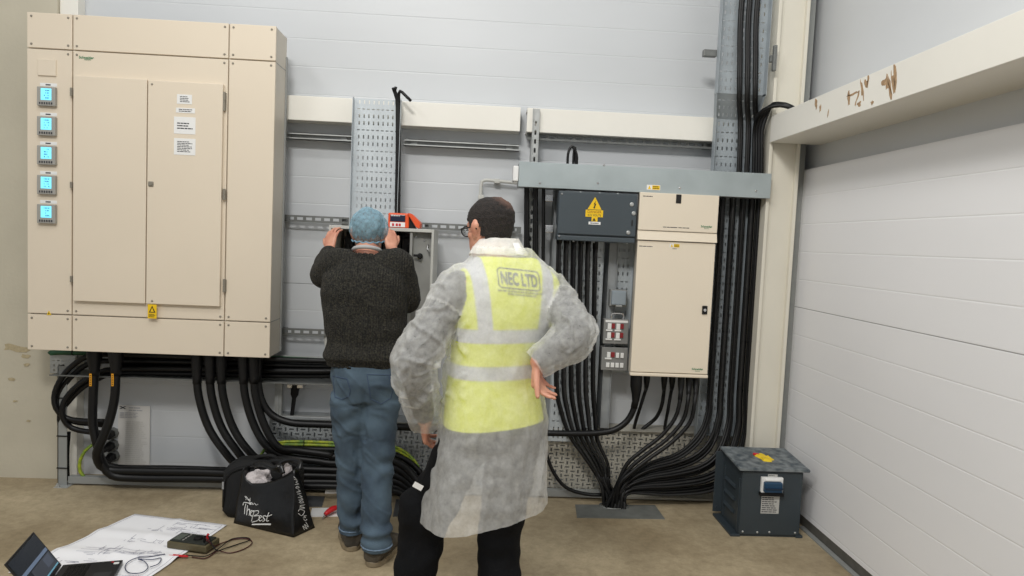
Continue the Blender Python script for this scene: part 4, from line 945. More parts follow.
obj('sticker', place(lbox(DW - .032, DW - .010, .022, .042, .0158, .0166), O, ux, uy, UZ), M_white, bs, label='small white sticker'); obj('sticker', place(lbox(DW - .045, DW - .034, .012, .022, .0158, .0166), O, ux, uy, UZ), M_red, bs, label='small red sticker')
an = radians(124); sx_ = ux * cos(an) + UZ * sin(an); sn = uy.cross(sx_)       # screen axis away from the hinge, its normal
if sn.dot(ux) < 0: sn = -sn
OS = O + Vector((0, 0, .014)) - ux * .004; SH = .203
ld = obj('screen_lid', place(lbox(0, SH, 0, DL, -.008, 0, .003), OS, sx_, uy, sn), M_lap, lp)
M_disp = mat('laptop_display', (34, 38, 44), .25, emit=.5)
dp = obj('display', place(lbox(.016, SH - .01, .010, DL - .010, -.0005, .0008), OS, sx_, uy, sn), M_disp, ld)
for u0, u1, v0, v1, c, nm in ((.10, .116, .012, DL - .012, (96, 110, 132), 'window_bar'), (.028, .094, .014, DL - .10, (58, 62, 70), 'window_pane'), (.02, .027, .012, DL - .012, (100, 150, 170), 'task_bar'), (.045, .09, .03, .1, (72, 78, 90), 'window_text')):
    obj(nm, place(lbox(u0, u1, v0, v1, .0008, .0012 + (.0004 if nm == 'window_text' else 0)), OS, sx_, uy, sn), mat('display_' + nm, c, .3, emit=.5), dp)

# multimeter in an olive holster
c = [AZ(166.5, 550), AZ(206, 555.5), AZ(213, 548), AZ(172, 541)]
mx_ = (c[1] - c[0]).normalized(); my_ = Vector((-mx_.y, mx_.x, 0)); W = (c[1] - c[0]).length; D = .115
M_olive = mat('olive_rubber', (92, 84, 60), .6, 0, .15, 30); oz_ = .010
mm = thing('multimeter', 'olive and black multimeter lying on edge of the drawing', 'multimeter', tuple(c[0] + mx_ * W / 2 + my_ * D / 2 + Vector((0, 0, oz_))))
O2 = c[0] + Vector((0, 0, oz_))
obj('holster', place(lbox(0, W, 0, D, 0, .034, .007), O2, mx_, my_, UZ), M_olive, mm)
fc = obj('face', place(lbox(.010, W - .012, .010, D - .010, .030, .041, .004), O2, mx_, my_, UZ), mat('meter_face_dark', (38, 42, 38), .5), mm)
obj('display', place(lbox(.02, .06, .02, D - .025, .0408, .042), O2, mx_, my_, UZ), mat('lcd_grey', (86, 92, 84), .3), fc)
bm = BM(); lathe(bm, (W * .62, D * .5, .04), (0, 0, 1), [(0, .024), (.008, .022), (.010, .016)], 20); obj('dial', place(bm, O2, mx_, my_, UZ), M_blackd, fc)
bm = BM()
for k in range(4): box(bm, .072, .08, .02 + k * .02, .033 + k * .02, .0405, .0435, .002)
obj('button', place(bm, O2, mx_, my_, UZ), M_mbez, fc)
for k, (v, m_, l_) in enumerate(((.03, M_blackd, 'black test plug'), (.055, M_red, 'red test plug'))):
    bm = BM(); tube(bm, spline([(W - .03, v, .04), (W - .03, v, .066), (W - .026, v, .072)], .01), .006, 8); obj('test_plug', place(bm, O2, mx_, my_, UZ), m_, mm, label=l_)
E0 = O2 + mx_ * (W - .028) + my_ * .03 + UZ * .068
M_lead = mat('dark_red_lead', (70, 26, 26), .4)
def lead(pts, r, label, m, zs=None):
    P = [AZ(x, y, .006 + (zs[i] if zs else 0)) for i, (x, y) in enumerate(pts)]
    return cable(P, r, label, m, n=6, name='test_lead', step=.012)
cable([E0] + [AZ(x, y, z) for x, y, z in ((214, 546, .03), (222, 543, .008), (236, 539, .006), (248, 539, .006), (252, 543, .006), (244, 549, .006), (230, 553, .006), (218, 551, .012), (210, 556, .006), (204, 558.5, .006), (192, 557, .006))], .0028, 'red test lead looping on floor right of multimeter', M_lead, n=6, name='test_lead', step=.012)
cable([E0 + my_ * .025] + [AZ(x, y, z) for x, y, z in ((216, 550, .03), (226, 548, .008), (240, 543.5, .008), (250, 540, .010), (246, 537.5, .008), (232, 539, .010), (222, 546, .014), (214, 552, .012), (206, 556, .012), (196, 556, .010), (186, 555, .014))], .0028, 'black test lead looping on floor right of multimeter', M_blackd, n=6, name='test_lead', step=.012)
bm = BM(); p, q = AZ(169, 555, .014), AZ(188, 556.5, .012); tube(bm, [p, p.lerp(q, .2), p.lerp(q, .22), p.lerp(q, .8), q], .005, 8, [.0015, .0015, .006, .006, .004]); tag(obj('test_probe', bm, M_red), 'red test probe lying on drawing in front of multimeter', 'probe')
cable([AZ(x, y, z) for x, y, z in ((165, 554, .02), (150, 556.5, .018), (138, 557.5, .018), (128, 562, .018), (125, 568, .018), (130, 573, .018), (142, 572.5, .018), (148, 567, .018), (144, 561, .022), (138, 559, .022), (152, 559.5, .018), (161, 558, .018), (158, 564, .018), (150, 567, .018))], .0022, 'thin blue lead coiled on drawing left of multimeter', mat('blue_lead', (44, 52, 86), .4), n=6, name='test_lead', step=.012)
# level and red pliers by the boots, sheet of cardboard
c = [AZ(310, 517), AZ(340, 516.5), AZ(340, 508), AZ(312, 508.5)]
tag(obj('floor_card', prism(BM(), c, (0, 0, .003)), M_white), 'white card strip lying on floor beside left boot', 'card')
bm = BM(); p, q = AZ(325, 514.5, .022), AZ(338, 507.5, .03); d = (q - p); lp_ = spline([p, p + d * .35 + Vector((0, 0, .008)), p + d * .8 + Vector((0, 0, .006)), q], .01)
rt = thing('hand_tool', 'red handled hand tool lying on white card beside left boot', 'tool', tuple(AZ(330, 513)))
obj('handle', tube(bm, lp_, .016, 10, [.011 + .006 * sin(pi * i / (len(lp_) - 1)) for i in range(len(lp_))]), M_red, rt, True); bm = BM(); tube(bm, [p, p + Vector((-.008, -.03, -.012))], .004, 6); obj('tip', bm, M_chrome, rt)
bm = BM(); prism(bm, [AZ(302, 507), AZ(322, 507), AZ(325, 497), AZ(304, 496)], (0, 0, .004)); tag(obj('floor_plate', bm, mat('dull_steel_plate', (92, 94, 96), .5, .3, .2, 14)), 'dull grey steel plate on floor right of tote bag', 'plate')
bm = BM(); prism(bm, [AZ(325, 493.5), AZ(340, 493.5), AZ(340, 491), AZ(326, 491)], (0, 0, .03)); tag(obj('white_block', bm, M_white), 'small white strip on floor under the cable stack', 'card')
bm = BM(); prism(bm, [AZ(393, 517), AZ(425, 514), AZ(425, 500), AZ(396, 500)], (0, 0, .005)); tag(obj('floor_plate', bm, MATS['dull_steel_plate']), 'dull grey steel plate on floor between the two men', 'plate')

# black rucksack behind the tote
q0, q1 = A(222, 510, 3.93), A(300, 500, 3.93)
bz = A(258, 461, 3.93).z
bp = thing('black_bag', 'black nylon bag standing on floor behind the tote bag', 'bag', ((q0.x + q1.x) / 2, 3.98, 0))
def rbox(cx, cy, z0, z1, hx, hy, n=10):
    bm = BM(); rings = []
    for i in range(n + 1):
        t = i / n; z = z0 + (z1 - z0) * t; e = 1 - max(0, t - .78) ** 2 * 7 - max(0, .12 - t) ** 2 * 8
        rings.append(((cx, cy, z), hx * e, hy * (e - .25 * max(0, t - .3))))
    loft(bm, rings, 36, True, 5.0); return bm
bcx = (q0.x + q1.x) / 2; bhx = (q1.x - q0.x) / 2
bm = rbox(bcx, 3.98, .004, bz, bhx, .09)
for v in bm.verts: v.co += Vector((0, noise.noise(v.co * 9) * .012, noise.noise(v.co * 6 + Vector((3, 3, 3))) * .012 * (v.co.z > .1)))
obj('body', bm, M_bag2, bp, True)
bm = BM(); pr = []
for i in range(33):
    a = pi * i / 32; pr.append((bcx - cos(a) * bhx * .93, 3.912, .06 + (bz - .085) * min(1, sin(a) ** .35 if sin(a) > 0 else 0)))
tube(bm, pr, .009, 8); obj('piping', bm, M_blackd, bp, True)
bm = BM(); tube(bm, spline([(bcx - .06, 3.97, bz - .02), (bcx - .03, 3.96, bz + .015), (bcx + .05, 3.96, bz + .02), (bcx + .09, 3.97, bz - .02)], .01), .012, 8); obj('handle', bm, M_bag2, bp, True)
p = A(223.8, 485, 3.90); bm = BM(); box(bm, p.x - .006, p.x + .004, 3.888, 3.895, p.z - .02, p.z + .02); obj('side_tag', bm, mat('grey_tag', (150, 150, 150), .6), bp)

# ---------------------------------------------------------------- tote bag with white script
f0, f1, f2 = AZ(233.5, 523.5), AZ(293.5, 538), AZ(315, 528); f3 = f0 + (f2 - f1) * 1.15
tcx = (f0 + f1 + f2 + f3) / 4
t0 = A(243.5, 468, f0.y + .03); t1 = A(295, 469, f1.y + .10); tm = A(262, 484, (f0.y + f1.y) / 2 + .02); t2 = A(298, 467, f2.y + .02); t3 = Vector((t0.x + .05, f3.y, t0.z))
tb = thing('tote_bag', 'black glossy tote bag with white script lettering, paper showing on top', 'bag', tuple(tcx))
RIM = [(0, 242.5, 469), (.12, 246, 479), (.28, 252, 483.5), (.5, 264, 483), (.7, 276, 480), (.86, 287, 474), (1, 295, 468.5)]
def rimpt(u):
    for a, b_ in zip(RIM, RIM[1:]):
        if u <= b_[0]:
            t = (u - a[0]) / (b_[0] - a[0]); return A(a[1] + (b_[1] - a[1]) * t, a[2] + (b_[2] - a[2]) * t, t0.y + (t1.y - t0.y) * u)
bm = BM(); NU, NV = 22, 14
bots = [f0, f1, f2, f3]; tops = [t0, t1, t2, t3]
rows = []
for j in range(NV + 1):
    v = j / NV; row = []
    for s in range(4):
        for i in range(NU):
            u = i / NU
            b_ = bots[s].lerp(bots[(s + 1) % 4], u); t_ = tops[s].lerp(tops[(s + 1) % 4], u)
            if s == 0: t_ = rimpt(u)
            if s == 2: t_.z += .03 * sin(pi * u)
            p = b_.lerp(t_, v); outw = (p - Vector((tcx.x, tcx.y, p.z))).normalized()
            bul = sin(pi * min(1, v * 1.05)) * sin(pi * u) * (.02 if s in (0, 2) else .006)
            p = p + outw * bul + Vector((noise.noise(p * 8), noise.noise(p * 8 + Vector((5, 0, 0))), 0)) * .010 * sin(pi * min(v, .999))
            p.z = max(p.z, .003)
            row.append(bm.verts.new(p))
    rows.append(row)
n_ = len(rows[0])
for a, b_ in zip(rows, rows[1:]):
    for i in range(n_): bm.faces.new((a[i], a[(i + 1) % n_], b_[(i + 1) % n_], b_[i]))
bm.faces.new(list(reversed(rows[0])))
me = mesh_of('shell', bm, M_bag, True); sh = obj('shell', me, None, tb)
sm = sh.modifiers.new('thickness', 'SOLIDIFY'); sm.thickness = .003; sm.offset = -1
BV = BVHTree.FromPolygons([v.co.copy() for v in me.vertices], [tuple(p.vertices) for p in me.polygons])
def script(name, polylines, r, label):
    bm = BM()
    for pl in polylines:
        pts = []
        for x, y in pl:
            d = ray(x, y).normalized(); hit = BV.ray_cast(Vector((0, 0, EYE)), d)
            if hit[0]: pts.append(hit[0] + (hit[1] if hit[1].dot(d) < 0 else -hit[1]) * .001)
        if len(pts) > 1: tube(bm, pts, r, 5)
    return obj(name, bm, M_white, tb, label=label)
def crv(*pts): return [(p.x, p.y) for p in spline([(x, y, 0) for x, y in pts], .6)]
T = lambda l: [(215 + x / 6.064, 450 + y / 6.064) for x, y in l]
tote_front = [crv(*T(q)) for q in (
    [(170, 335), (178, 318), (205, 322), (222, 330)], [(188, 325), (182, 355), (180, 388)], [(198, 335), (196, 360), (193, 395)], [(196, 372), (206, 358), (212, 372), (208, 398)], [(216, 385), (226, 372), (222, 366), (214, 378), (218, 398), (228, 400)],
    [(226, 372), (238, 370), (230, 400), (222, 432)], [(232, 372), (262, 368), (262, 386), (236, 400)], [(238, 400), (270, 400), (262, 425), (226, 438)],
    [(272, 415), (284, 404), (276, 398), (268, 412), (272, 430), (288, 424)], [(308, 398), (292, 402), (296, 414), (304, 424), (290, 434)], [(328, 378), (318, 405), (314, 430), (326, 428)], [(308, 402), (326, 400), (346, 392)],
    [(226, 450), (280, 448), (340, 448)], [(226, 453), (280, 452), (338, 453)])]
script('script_lettering', tote_front, .0022, 'white script reading The Best with underline')
tote_small = [crv(*T(q)) for q in ([(182, 282), (192, 296), (186, 302)], [(186, 278), (196, 290), (206, 302), (214, 296)], [(198, 298), (212, 310), (216, 302)], [(208, 318), (214, 332), (222, 318), (232, 332), (240, 322), (250, 334), (262, 328)], [(214, 290), (212, 312), (218, 326)])]
script('script_lettering', tote_small, .0014, 'small white script above The Best')
tote_side = [crv(*T([(526 + (x - 526) * 1.25 + 6, y) if y > 340 else (x + (x - (482 + (y - 165) * .17)) * .35 + 2, y) for x, y in q])) for q in ([(534, 484), (526, 462), (546, 478), (534, 452), (552, 466), (540, 436)], [(530, 420), (538, 428), (546, 420)], [(528, 412), (540, 408), (530, 400), (544, 398)],
    [(504, 384), (520, 398), (534, 372), (512, 360), (504, 372)], [(510, 352), (536, 352), (512, 340), (534, 332)], [(512, 322), (528, 318), (518, 308), (508, 318)], [(506, 304), (524, 300), (514, 292)], [(502, 288), (520, 284), (508, 276)], [(498, 268), (514, 264)], [(494, 256), (510, 250), (500, 242)], [(490, 232), (504, 228), (496, 220), (488, 228)], [(484, 210), (500, 206), (488, 196), (496, 188)], [(480, 176), (492, 184), (478, 162)],)]
script('script_lettering', tote_side, .0014, 'white script running up the side: Wm Morrison')
# handles flopped over the rim
for k, pl in enumerate(([(283, 474, 3.74), (280, 466, 3.76), (273, 468, 3.77), (262, 464, 3.80), (254, 466, 3.82)], [(299, 470, 3.74), (300, 462, 3.77), (290, 460, 3.80), (281, 463, 3.80), (277, 472, 3.78)])):
    bm = BM(); P = spline([A(*q) for q in pl], .01); T_, U_ = frames(P)
    a = []
    for p, t in zip(P, T_):
        s = t.cross(Vector((0, -1, .3)).normalized()).normalized() * .014; a.append((bm.verts.new(p - s), bm.verts.new(p + s)))
    for (p, q), (r, s) in zip(a, a[1:]): bm.faces.new((p, r, s, q))
    h_ = obj('handle', bm, M_bag, tb, True); sm = h_.modifiers.new('thickness', 'SOLIDIFY'); sm.thickness = .003
# crumpled papers inside
for k, (cx, cy, rx, ry, lab) in enumerate(((260, 477.5, .074, .056, 'crumpled pinkish white paper sticking out of the tote bag'), (288, 470.5, .026, .05, 'white paper corner sticking out at right of the tote bag'))):
    p = A(cx, cy, (3.90, 3.83)[k]); bm = BM(); bmesh.ops.create_icosphere(bm, subdivisions=4, radius=1)
    for v in bm.verts:
        q = v.co.copy(); f = 1 + .35 * noise.noise(q * 1.7 + Vector((k * 9, 0, 0))) + .12 * abs(noise.noise(q * 5))
        v.co = p + Vector((q.x * rx * f, q.y * (.05, .015)[k] * f, q.z * ry * f - .012))
    tag(obj('crumpled_paper', bm, mat('pinkish_paper', (206, 198, 198), .7, bump=.3, bs=40)), lab, 'paper')
# ================================================================ PEOPLE
def remesh(bm, voxel, smooth=4, factor=.5):
    bmesh.ops.recalc_face_normals(bm, faces=bm.faces)
    me = bpy.data.meshes.new('raw'); bm.to_mesh(me); bm.free()
    t = bpy.data.objects.new('raw', me); COL.objects.link(t)
    r = t.modifiers.new('r', 'REMESH'); r.mode = 'VOXEL'; r.voxel_size = voxel
    s = t.modifiers.new('s', 'SMOOTH'); s.factor = factor; s.iterations = smooth
    dg = bpy.context.evaluated_depsgraph_get(); out = bpy.data.meshes.new_from_object(t.evaluated_get(dg))
    bpy.data.objects.remove(t); bpy.data.meshes.remove(me)
    out.materials.clear(); return out
def deform(me, fn):
    """move every vertex along its normal by fn(co, normal)"""
    nn = [v.normal.copy() for v in me.vertices]
    for v, n in zip(me.vertices, nn): v.co += n * fn(v.co, n)
    me.update()
def cut(me, keep):
    bm = BM(); bm.from_mesh(me); bmesh.ops.delete(bm, geom=[f for f in bm.faces if not keep(f.calc_center_median())], context='FACES')
    bmesh.ops.delete(bm, geom=[v for v in bm.verts if not v.link_faces], context='VERTS'); bm.to_mesh(me); bm.free(); return me
def slice_off(me, co, no):
    """cut clean along a plane; what lies on the side the normal points to goes"""
    bm = BM(); bm.from_mesh(me); bmesh.ops.bisect_plane(bm, geom=bm.verts[:] + bm.edges[:] + bm.faces[:], plane_co=co, plane_no=no, clear_outer=True); bm.to_mesh(me); bm.free(); return me
def skin(me, name, m, parent, label=None):
    me.name = name; me.materials.append(m); me.polygons.foreach_set('use_smooth', [True] * len(me.polygons))
    return obj(name, me, None, parent, local=True, label=label)
def N(p, s, o=0): return noise.noise(Vector((p.x * s + o, p.y * s + o * .7, p.z * s - o)))

HEAD = [(0.0, .052, .022, .020), (.010, .046, .040, .038), (.028, .034, .053, .058), (.055, .020, .062, .077), (.088, .010, .067, .087), (.12, .004, .0715, .094), (.15, .0, .074, .097), (.176, -.003, .0705, .093), (.200, -.006, .060, .079), (.217, -.006, .045, .060), (.229, -.006, .028, .038), (.236, -.006, .010, .014)]
def hsample(z):
    z = max(0, min(.236, z))
    for a, b in zip(HEAD, HEAD[1:]):
        if a[0] <= z <= b[0]:
            t = (z - a[0]) / (b[0] - a[0]); return tuple(p + (q - p) * t for p, q in zip(a, b))
    return HEAD[-1]
def head_into(bm, Mh):
    """head with brow, nose, lips, chin and ears; Mh places the chin-based head frame"""
    b = BM(); loft(b, [((0, y, z), rx, ry) for z, y, rx, ry in HEAD], 36, True, 2.15)
    V = Vector
    limb(b, [(V((-.045, .078, .136)), .010), (V((0, .087, .138)), .011), (V((.045, .078, .136)), .010)], 10)
    limb(b, [(V((0, .088, .128)), .008), (V((0, .104, .103)), .011), (V((0, .108, .092)), .014)], 10)
    for s in (-1, 1):
        limb(b, [(V((s * .008, .096, .090)), .009), (V((s * .013, .093, .088)), .009)], 8)
        limb(b, [(V((s * .018, .075, .098)), .018), (V((s * .05, .045, .096)), .022)], 10)
        ax = V((s, -.35, 0)).normalized()
        limb(b, [(V((s * .074, .004, .092)), .012), (V((s * .080, -.004, .112)), .017), (V((s * .083, -.010, .128)), .018), (V((s * .080, -.008, .140)), .013)], 12, flat=(ax, .5))
    limb(b, [(V((-.022, .083, .050)), .007), (V((0, .092, .051)), .009), (V((.022, .083, .050)), .007)], 10)
    limb(b, [(V((-.02, .083, .041)), .007), (V((0, .090, .040)), .009), (V((.02, .083, .041)), .007)], 10)
    limb(b, [(V((0, .058, .014)), .022), (V((0, .066, .018)), .018)], 12)
    for v in b.verts: v.co = Mh @ v.co
    join(bm, b)
def face_parts(root, Mh):
    for s in (-1, 1):
        bm = BM(); bmesh.ops.create_uvsphere(bm, u_segments=12, v_segments=8, radius=.0125)
        for v in bm.verts: v.co = Mh @ (v.co + Vector((s * .031, .076, .119)))
        e = obj('eye', bm, mat('eye_white', (230, 228, 224), .2), root, True, local=True)
        bm = BM(); lathe(bm, Mh @ Vector((s * .031, .0875, .119)), Mh.to_3x3() @ Vector((0, 1, 0)), [(0, .006), (.0015, .005)], 10); obj('iris', bm, mat('iris_brown', (60, 44, 34), .2), e, local=True)
def hand_into(bm, W, d, n, side, curl=(.35, .5, .35), spread=.10, thumb_out=.75, thumb_curl=.35, scale=1.0):
    """W wrist, d wrist->knuckles, n the way the palm faces, side = +1/-1: which side (d x n) the thumb leaves"""
    d = d.normalized(); n = (n - d * n.dot(d)).normalized(); t = d.cross(n) * side; V = Vector; s = scale
    for u, w0, l in ((-.030, -.018, .082), (-.010, -.007, .088), (.011, .006, .087), (.031, .018, .080)):
        limb(bm, [(W + t * w0 * s, .017 * s), (W + (t * (u * .75) + d * l * .5) * s, .0165 * s), (W + (t * u + d * l) * s, .0125 * s)], 12, flat=(n, .85))
    for i, (u, L, base, r) in enumerate(((.034, .070, .082, .0088), (.0115, .079, .089, .0092), (-.0115, .074, .088, .0088), (-.0335, .058, .080, .0078))):
        p = W + (t * u + d * base) * s; a = 0.0; sp = spread * (u / .034)
        P = [(p - d * .012 * s, r * 1.08 * s)]
        for k, f in enumerate((.45, .30, .25)):
            a += curl[k]; dd = (d * cos(a) + n * sin(a)); dd = (dd + t * sp).normalized(); P.append((P[-1][0] + dd * (L * f + (.012 if k == 0 else 0)) * s, r * (1.0, .94, .84)[k] * s))
        limb(bm, P, 10)
    b0 = W + (t * .026 + d * .022 + n * .006) * s; P = [(b0, .0135 * s)]; a = thumb_out
    for k, L in enumerate((.040, .030, .026)):
        dd = (d * cos(a) + t * sin(a) + n * (.25 + .25 * k * thumb_curl)).normalized(); P.append((P[-1][0] + dd * L * s, (.0125, .0105, .0088)[k] * s)); a -= thumb_curl * .6
    limb(bm, P, 10)
def knit_mat():
    m = mat('marl_knit', (46, 43, 37), .9, 0, 0, 1, 0); nt = m.node_tree; b = nt.nodes['Principled BSDF']
    tc = nt.nodes.new('ShaderNodeTexCoord'); v = nt.nodes.new('ShaderNodeTexVoronoi'); v.inputs['Scale'].default_value = 150; nt.links.new(tc.outputs['Object'], v.inputs['Vector'])
    n = nt.nodes.new('ShaderNodeTexNoise'); n.inputs['Scale'].default_value = 110; n.inputs['Detail'].default_value = 2; nt.links.new(tc.outputs['Object'], n.inputs['Vector'])
    r = nt.nodes.new('ShaderNodeValToRGB'); nt.links.new(n.outputs['Fac'], r.inputs[0]); r.color_ramp.elements[0].position = .38; r.color_ramp.elements[0].color = lin((13, 13, 11)) + (1,); r.color_ramp.elements[1].position = .72; r.color_ramp.elements[1].color = lin((58, 55, 46)) + (1,)
    nt.links.new(r.outputs[0], b.inputs['Base Color'])
    w = nt.nodes.new('ShaderNodeTexWave'); w.inputs['Scale'].default_value = 26; w.inputs['Distortion'].default_value = 1.2; w.bands_direction = 'X'; nt.links.new(tc.outputs['Object'], w.inputs['Vector'])
    ad = math_node(nt, 'ADD', math_node(nt, 'MULTIPLY', w.outputs['Fac'], .7), v.outputs['Distance'])
    bp = nt.nodes.new('ShaderNodeBump'); bp.inputs['Strength'].default_value = .8; bp.inputs['Distance'].default_value = .006; nt.links.new(ad, bp.inputs['Height']); nt.links.new(bp.outputs[0], b.inputs['Normal']); return m
def sheer(name, rgb, alpha, rough=.7, fibre=40, lo=.75):
    """thin see-through cloth: part of the light goes straight through, the rest is scattered both ways"""
    m = bpy.data.materials.new(name); m.use_nodes = True; nt = m.node_tree; nt.nodes.remove(nt.nodes['Principled BSDF']); out = nt.nodes['Material Output']; c = lin(rgb) + (1,)
    df = nt.nodes.new('ShaderNodeBsdfDiffuse'); df.inputs[0].default_value = c; tl = nt.nodes.new('ShaderNodeBsdfTranslucent'); tl.inputs[0].default_value = c; tp = nt.nodes.new('ShaderNodeBsdfTransparent')
    m1 = nt.nodes.new('ShaderNodeMixShader'); m1.inputs[0].default_value = .25; nt.links.new(df.outputs[0], m1.inputs[1]); nt.links.new(tl.outputs[0], m1.inputs[2])
    tc = nt.nodes.new('ShaderNodeTexCoord'); n = nt.nodes.new('ShaderNodeTexNoise'); n.inputs['Scale'].default_value = fibre; n.inputs['Detail'].default_value = 6; n.inputs['Roughness'].default_value = .65; nt.links.new(tc.outputs['Object'], n.inputs['Vector'])
    r = nt.nodes.new('ShaderNodeMapRange'); r.inputs[1].default_value = .3; r.inputs[2].default_value = .7; r.inputs[3].default_value = alpha * lo; r.inputs[4].default_value = min(1, alpha * (2 - lo)); nt.links.new(n.outputs['Fac'], r.inputs[0])
    n2 = nt.nodes.new('ShaderNodeTexNoise'); n2.inputs['Scale'].default_value = 24; n2.inputs['Detail'].default_value = 3; nt.links.new(tc.outputs['Object'], n2.inputs['Vector'])
    bp = nt.nodes.new('ShaderNodeBump'); bp.inputs['Strength'].default_value = .35; bp.inputs['Distance'].default_value = .01; nt.links.new(n2.outputs['Fac'], bp.inputs['Height'])
    nt.links.new(bp.outputs[0], df.inputs['Normal']); nt.links.new(bp.outputs[0], tl.inputs['Normal'])
    m2 = nt.nodes.new('ShaderNodeMixShader'); nt.links.new(r.outputs[0], m2.inputs[0]); nt.links.new(tp.outputs[0], m2.inputs[1]); nt.links.new(m1.outputs[0], m2.inputs[2]); nt.links.new(m2.outputs[0], out.inputs[0]); return m
M_skin = mat('skin', (214, 158, 132), .5, 0, 0, 18, .08, 160, rgb2=(196, 134, 112))
M_sole = mat('boot_sole', (138, 124, 100), .7, 0, .2, 30)
def boot(root, heel, toe_dir, m, L=.29, W=.052, H=.14, ws=1.0):
    """work boot: upper, welted sole and heel; heel = point on the ground under the ankle"""
    f = Vector((toe_dir.x, toe_dir.y, 0)).normalized(); s = Vector((f.y, -f.x, 0)); h = heel - f * .055
    bm = BM(); R = []
    for t, w, z, zc in ((-.005, .025, .03, .055), (.0, .036, .06, .065), (.14, .040, .068, .075), (.32, .042, .062, .07), (.52, .046, .045, .052), (.72, .050, .036, .046), (.88, .045, .030, .042), (.97, .030, .022, .038), (1.0, .012, .012, .034)):
        c = h + f * (L * t) + Vector((0, 0, zc)); R.append([bm.verts.new(c + s * (w * ws * math.copysign(abs(cos(a)) ** .8, cos(a))) + Vector((0, 0, z * math.copysign(abs(sin(a)) ** .8, sin(a)) * (1 if sin(a) > 0 else .8)))) for a in [2 * pi * k / 16 for k in range(16)]])
    for a, b in zip(R, R[1:]):
        for k in range(16): bm.faces.new((a[k], a[(k + 1) % 16], b[(k + 1) % 16], b[k]))
    bm.faces.new(list(reversed(R[0]))); bm.faces.new(R[-1])
    limb(bm, [(heel + Vector((0, 0, .08)), .050 * ws), (heel + Vector((0, 0, H)), .050 * ws)], 16)
    me = remesh(bm, .008, 3); deform(me, lambda p, n: .003 * N(p, 30)); b_ = skin(me, 'boot', m, root)
    bm = BM(); pts = []
    for k in range(28):
        a = 2 * pi * k / 28; u = .5 - .5 * cos(a); w = (.040 + .012 * sin(pi * min(1, u * 1.1)) ) * (abs(sin(a)) ** .55) * (1 - .12 * sin(pi * u) * (0.2 < u < .55)); pts.append(h + f * (L * (u * 1.03 - .015)) + s * math.copysign(w * ws, sin(a)))
    prism(bm, pts, (0, 0, .028)); bmesh.ops.bevel(bm, geom=bm.edges[:], offset=.004, segments=1, affect='EDGES'); obj('sole', bm, M_sole, b_, local=True)
    return b_

# ---------------------------------------------------------------- person in the white coat
Y2 = 2.65; yaw2 = radians(18)
base2 = A(494, 430, Y2)
P2 = thing('person', 'person in see-through white coat over yellow vest, seen from behind, hand on hip', 'person', (base2.x, Y2, 0), yaw2)
I2 = P2.matrix_basis.inverted()
def L2(px, py, dy=0.0): return I2 @ A(px, py, Y2 + dy)
V = Vector
nk = V((.014, .02, 1.55))                                             # root of the neck
HC = nk + V((-.035, .055, .055))
Mh2 = Matrix.Translation(L2(492, 262, .045)) @ Matrix.Rotation(radians(19), 4, 'Z') @ Matrix.Rotation(radians(-4), 4, 'X')
Mh2.translation = V((L2(493.5, 262, 0).x, .045, 1.782 - .236))
sL, sR = V((-.165, -.005, 1.445)), V((.200, -.0, 1.435))
eL, wL = L2(413, 362, -.14), L2(425, 420, .0)
eR, wR = L2(577, 334, -.12), L2(538, 362, -.14)
hipL, hipR = V((-.095, 0, .93)), V((.095, 0, .93))
kL, aL = L2(424, 528, .06), L2(404, 655, -.02); aL.z = .10
kR, aR = L2(499, 540, .02), L2(499, 655, -.06); aR.z = .10
def sp(z):
    for (a, b), (c, d) in zip(SPN, SPN[1:]):
        if z <= c: return b + (d - b) * max(0, (z - a) / (c - a))
    return SPN[-1][1]
SPN = [(.9, 0), (1.12, -.016), (1.3, .016), (1.44, .034), (1.52, .028), (1.6, .006)]                   # the trunk leans a little to his right
TOR = [(.86, .150, .110), (.93, .165, .122), (1.0, .160, .118), (1.10, .148, .112), (1.20, .152, .113), (1.32, .180, .122), (1.40, .190, .120), (1.45, .190, .112), (1.49, .174, .102), (1.525, .138, .088), (1.56, .096, .076), (1.60, .074, .068)]
def torso(bm, off, z0=0, z1=9, flare=None, p=2.4):
    rs = [((sp(z), .005, z), rx + off, ry + off) for z, rx, ry in TOR if z0 <= z <= z1]
    if flare: rs = flare + rs
    loft(bm, rs, 40, True, p)
def arm(bm, s, e, w, r0, r1, r2): limb(bm, [(s, r0), (s.lerp(e, .5), (r0 + r1) * .5), (e, r1), (e.lerp(w, .35), r1 * .98), (w, r2)], 18)
# body: one surface from scalp to feet
bm = BM(); torso(bm, 0, 0, 1.53)
limb(bm, [(nk + V((0, -.01, -.06)), .064), (Mh2 @ V((0, -.02, .03)), .057), (Mh2 @ V((0, -.012, .10)), .060)], 20)
head_into(bm, Mh2)
for s, e, w in ((sL, eL, wL), (sR, eR, wR)): arm(bm, s, e, w, .054, .042, .030); limb(bm, [(V((sp(1.43), 0, 1.43)), .07), (s, .058)], 16)
for h, k, a in ((hipL, kL, aL), (hipR, kR, aR)):
    limb(bm, [(h, .088), (h.lerp(k, .5), .075), (k, .056), (k.lerp(a, .35), .056), (a, .036)], 18); limb(bm, [(a - V((0, .03, .055)), .035), (a + V((0, .14, -.065)), .03)], 12)
hand_into(bm, wL, V((.08, .35, -.75)), V((.9, -.1, .1)), -1, (.5, .6, .4), .05)
hd = (L2(537, 377, -.13) - wR).normalized(); hq = L2(557, 388, -.15) - L2(541, 376, -.13)
hand_into(bm, wR, hd, hq, 1, (.85, .35, .2), .05, .55, .1, 1.0)
me = remesh(bm, .0052, 3); body2 = skin(me, 'body', M_skin, P2)
face_parts(P2, Mh2)
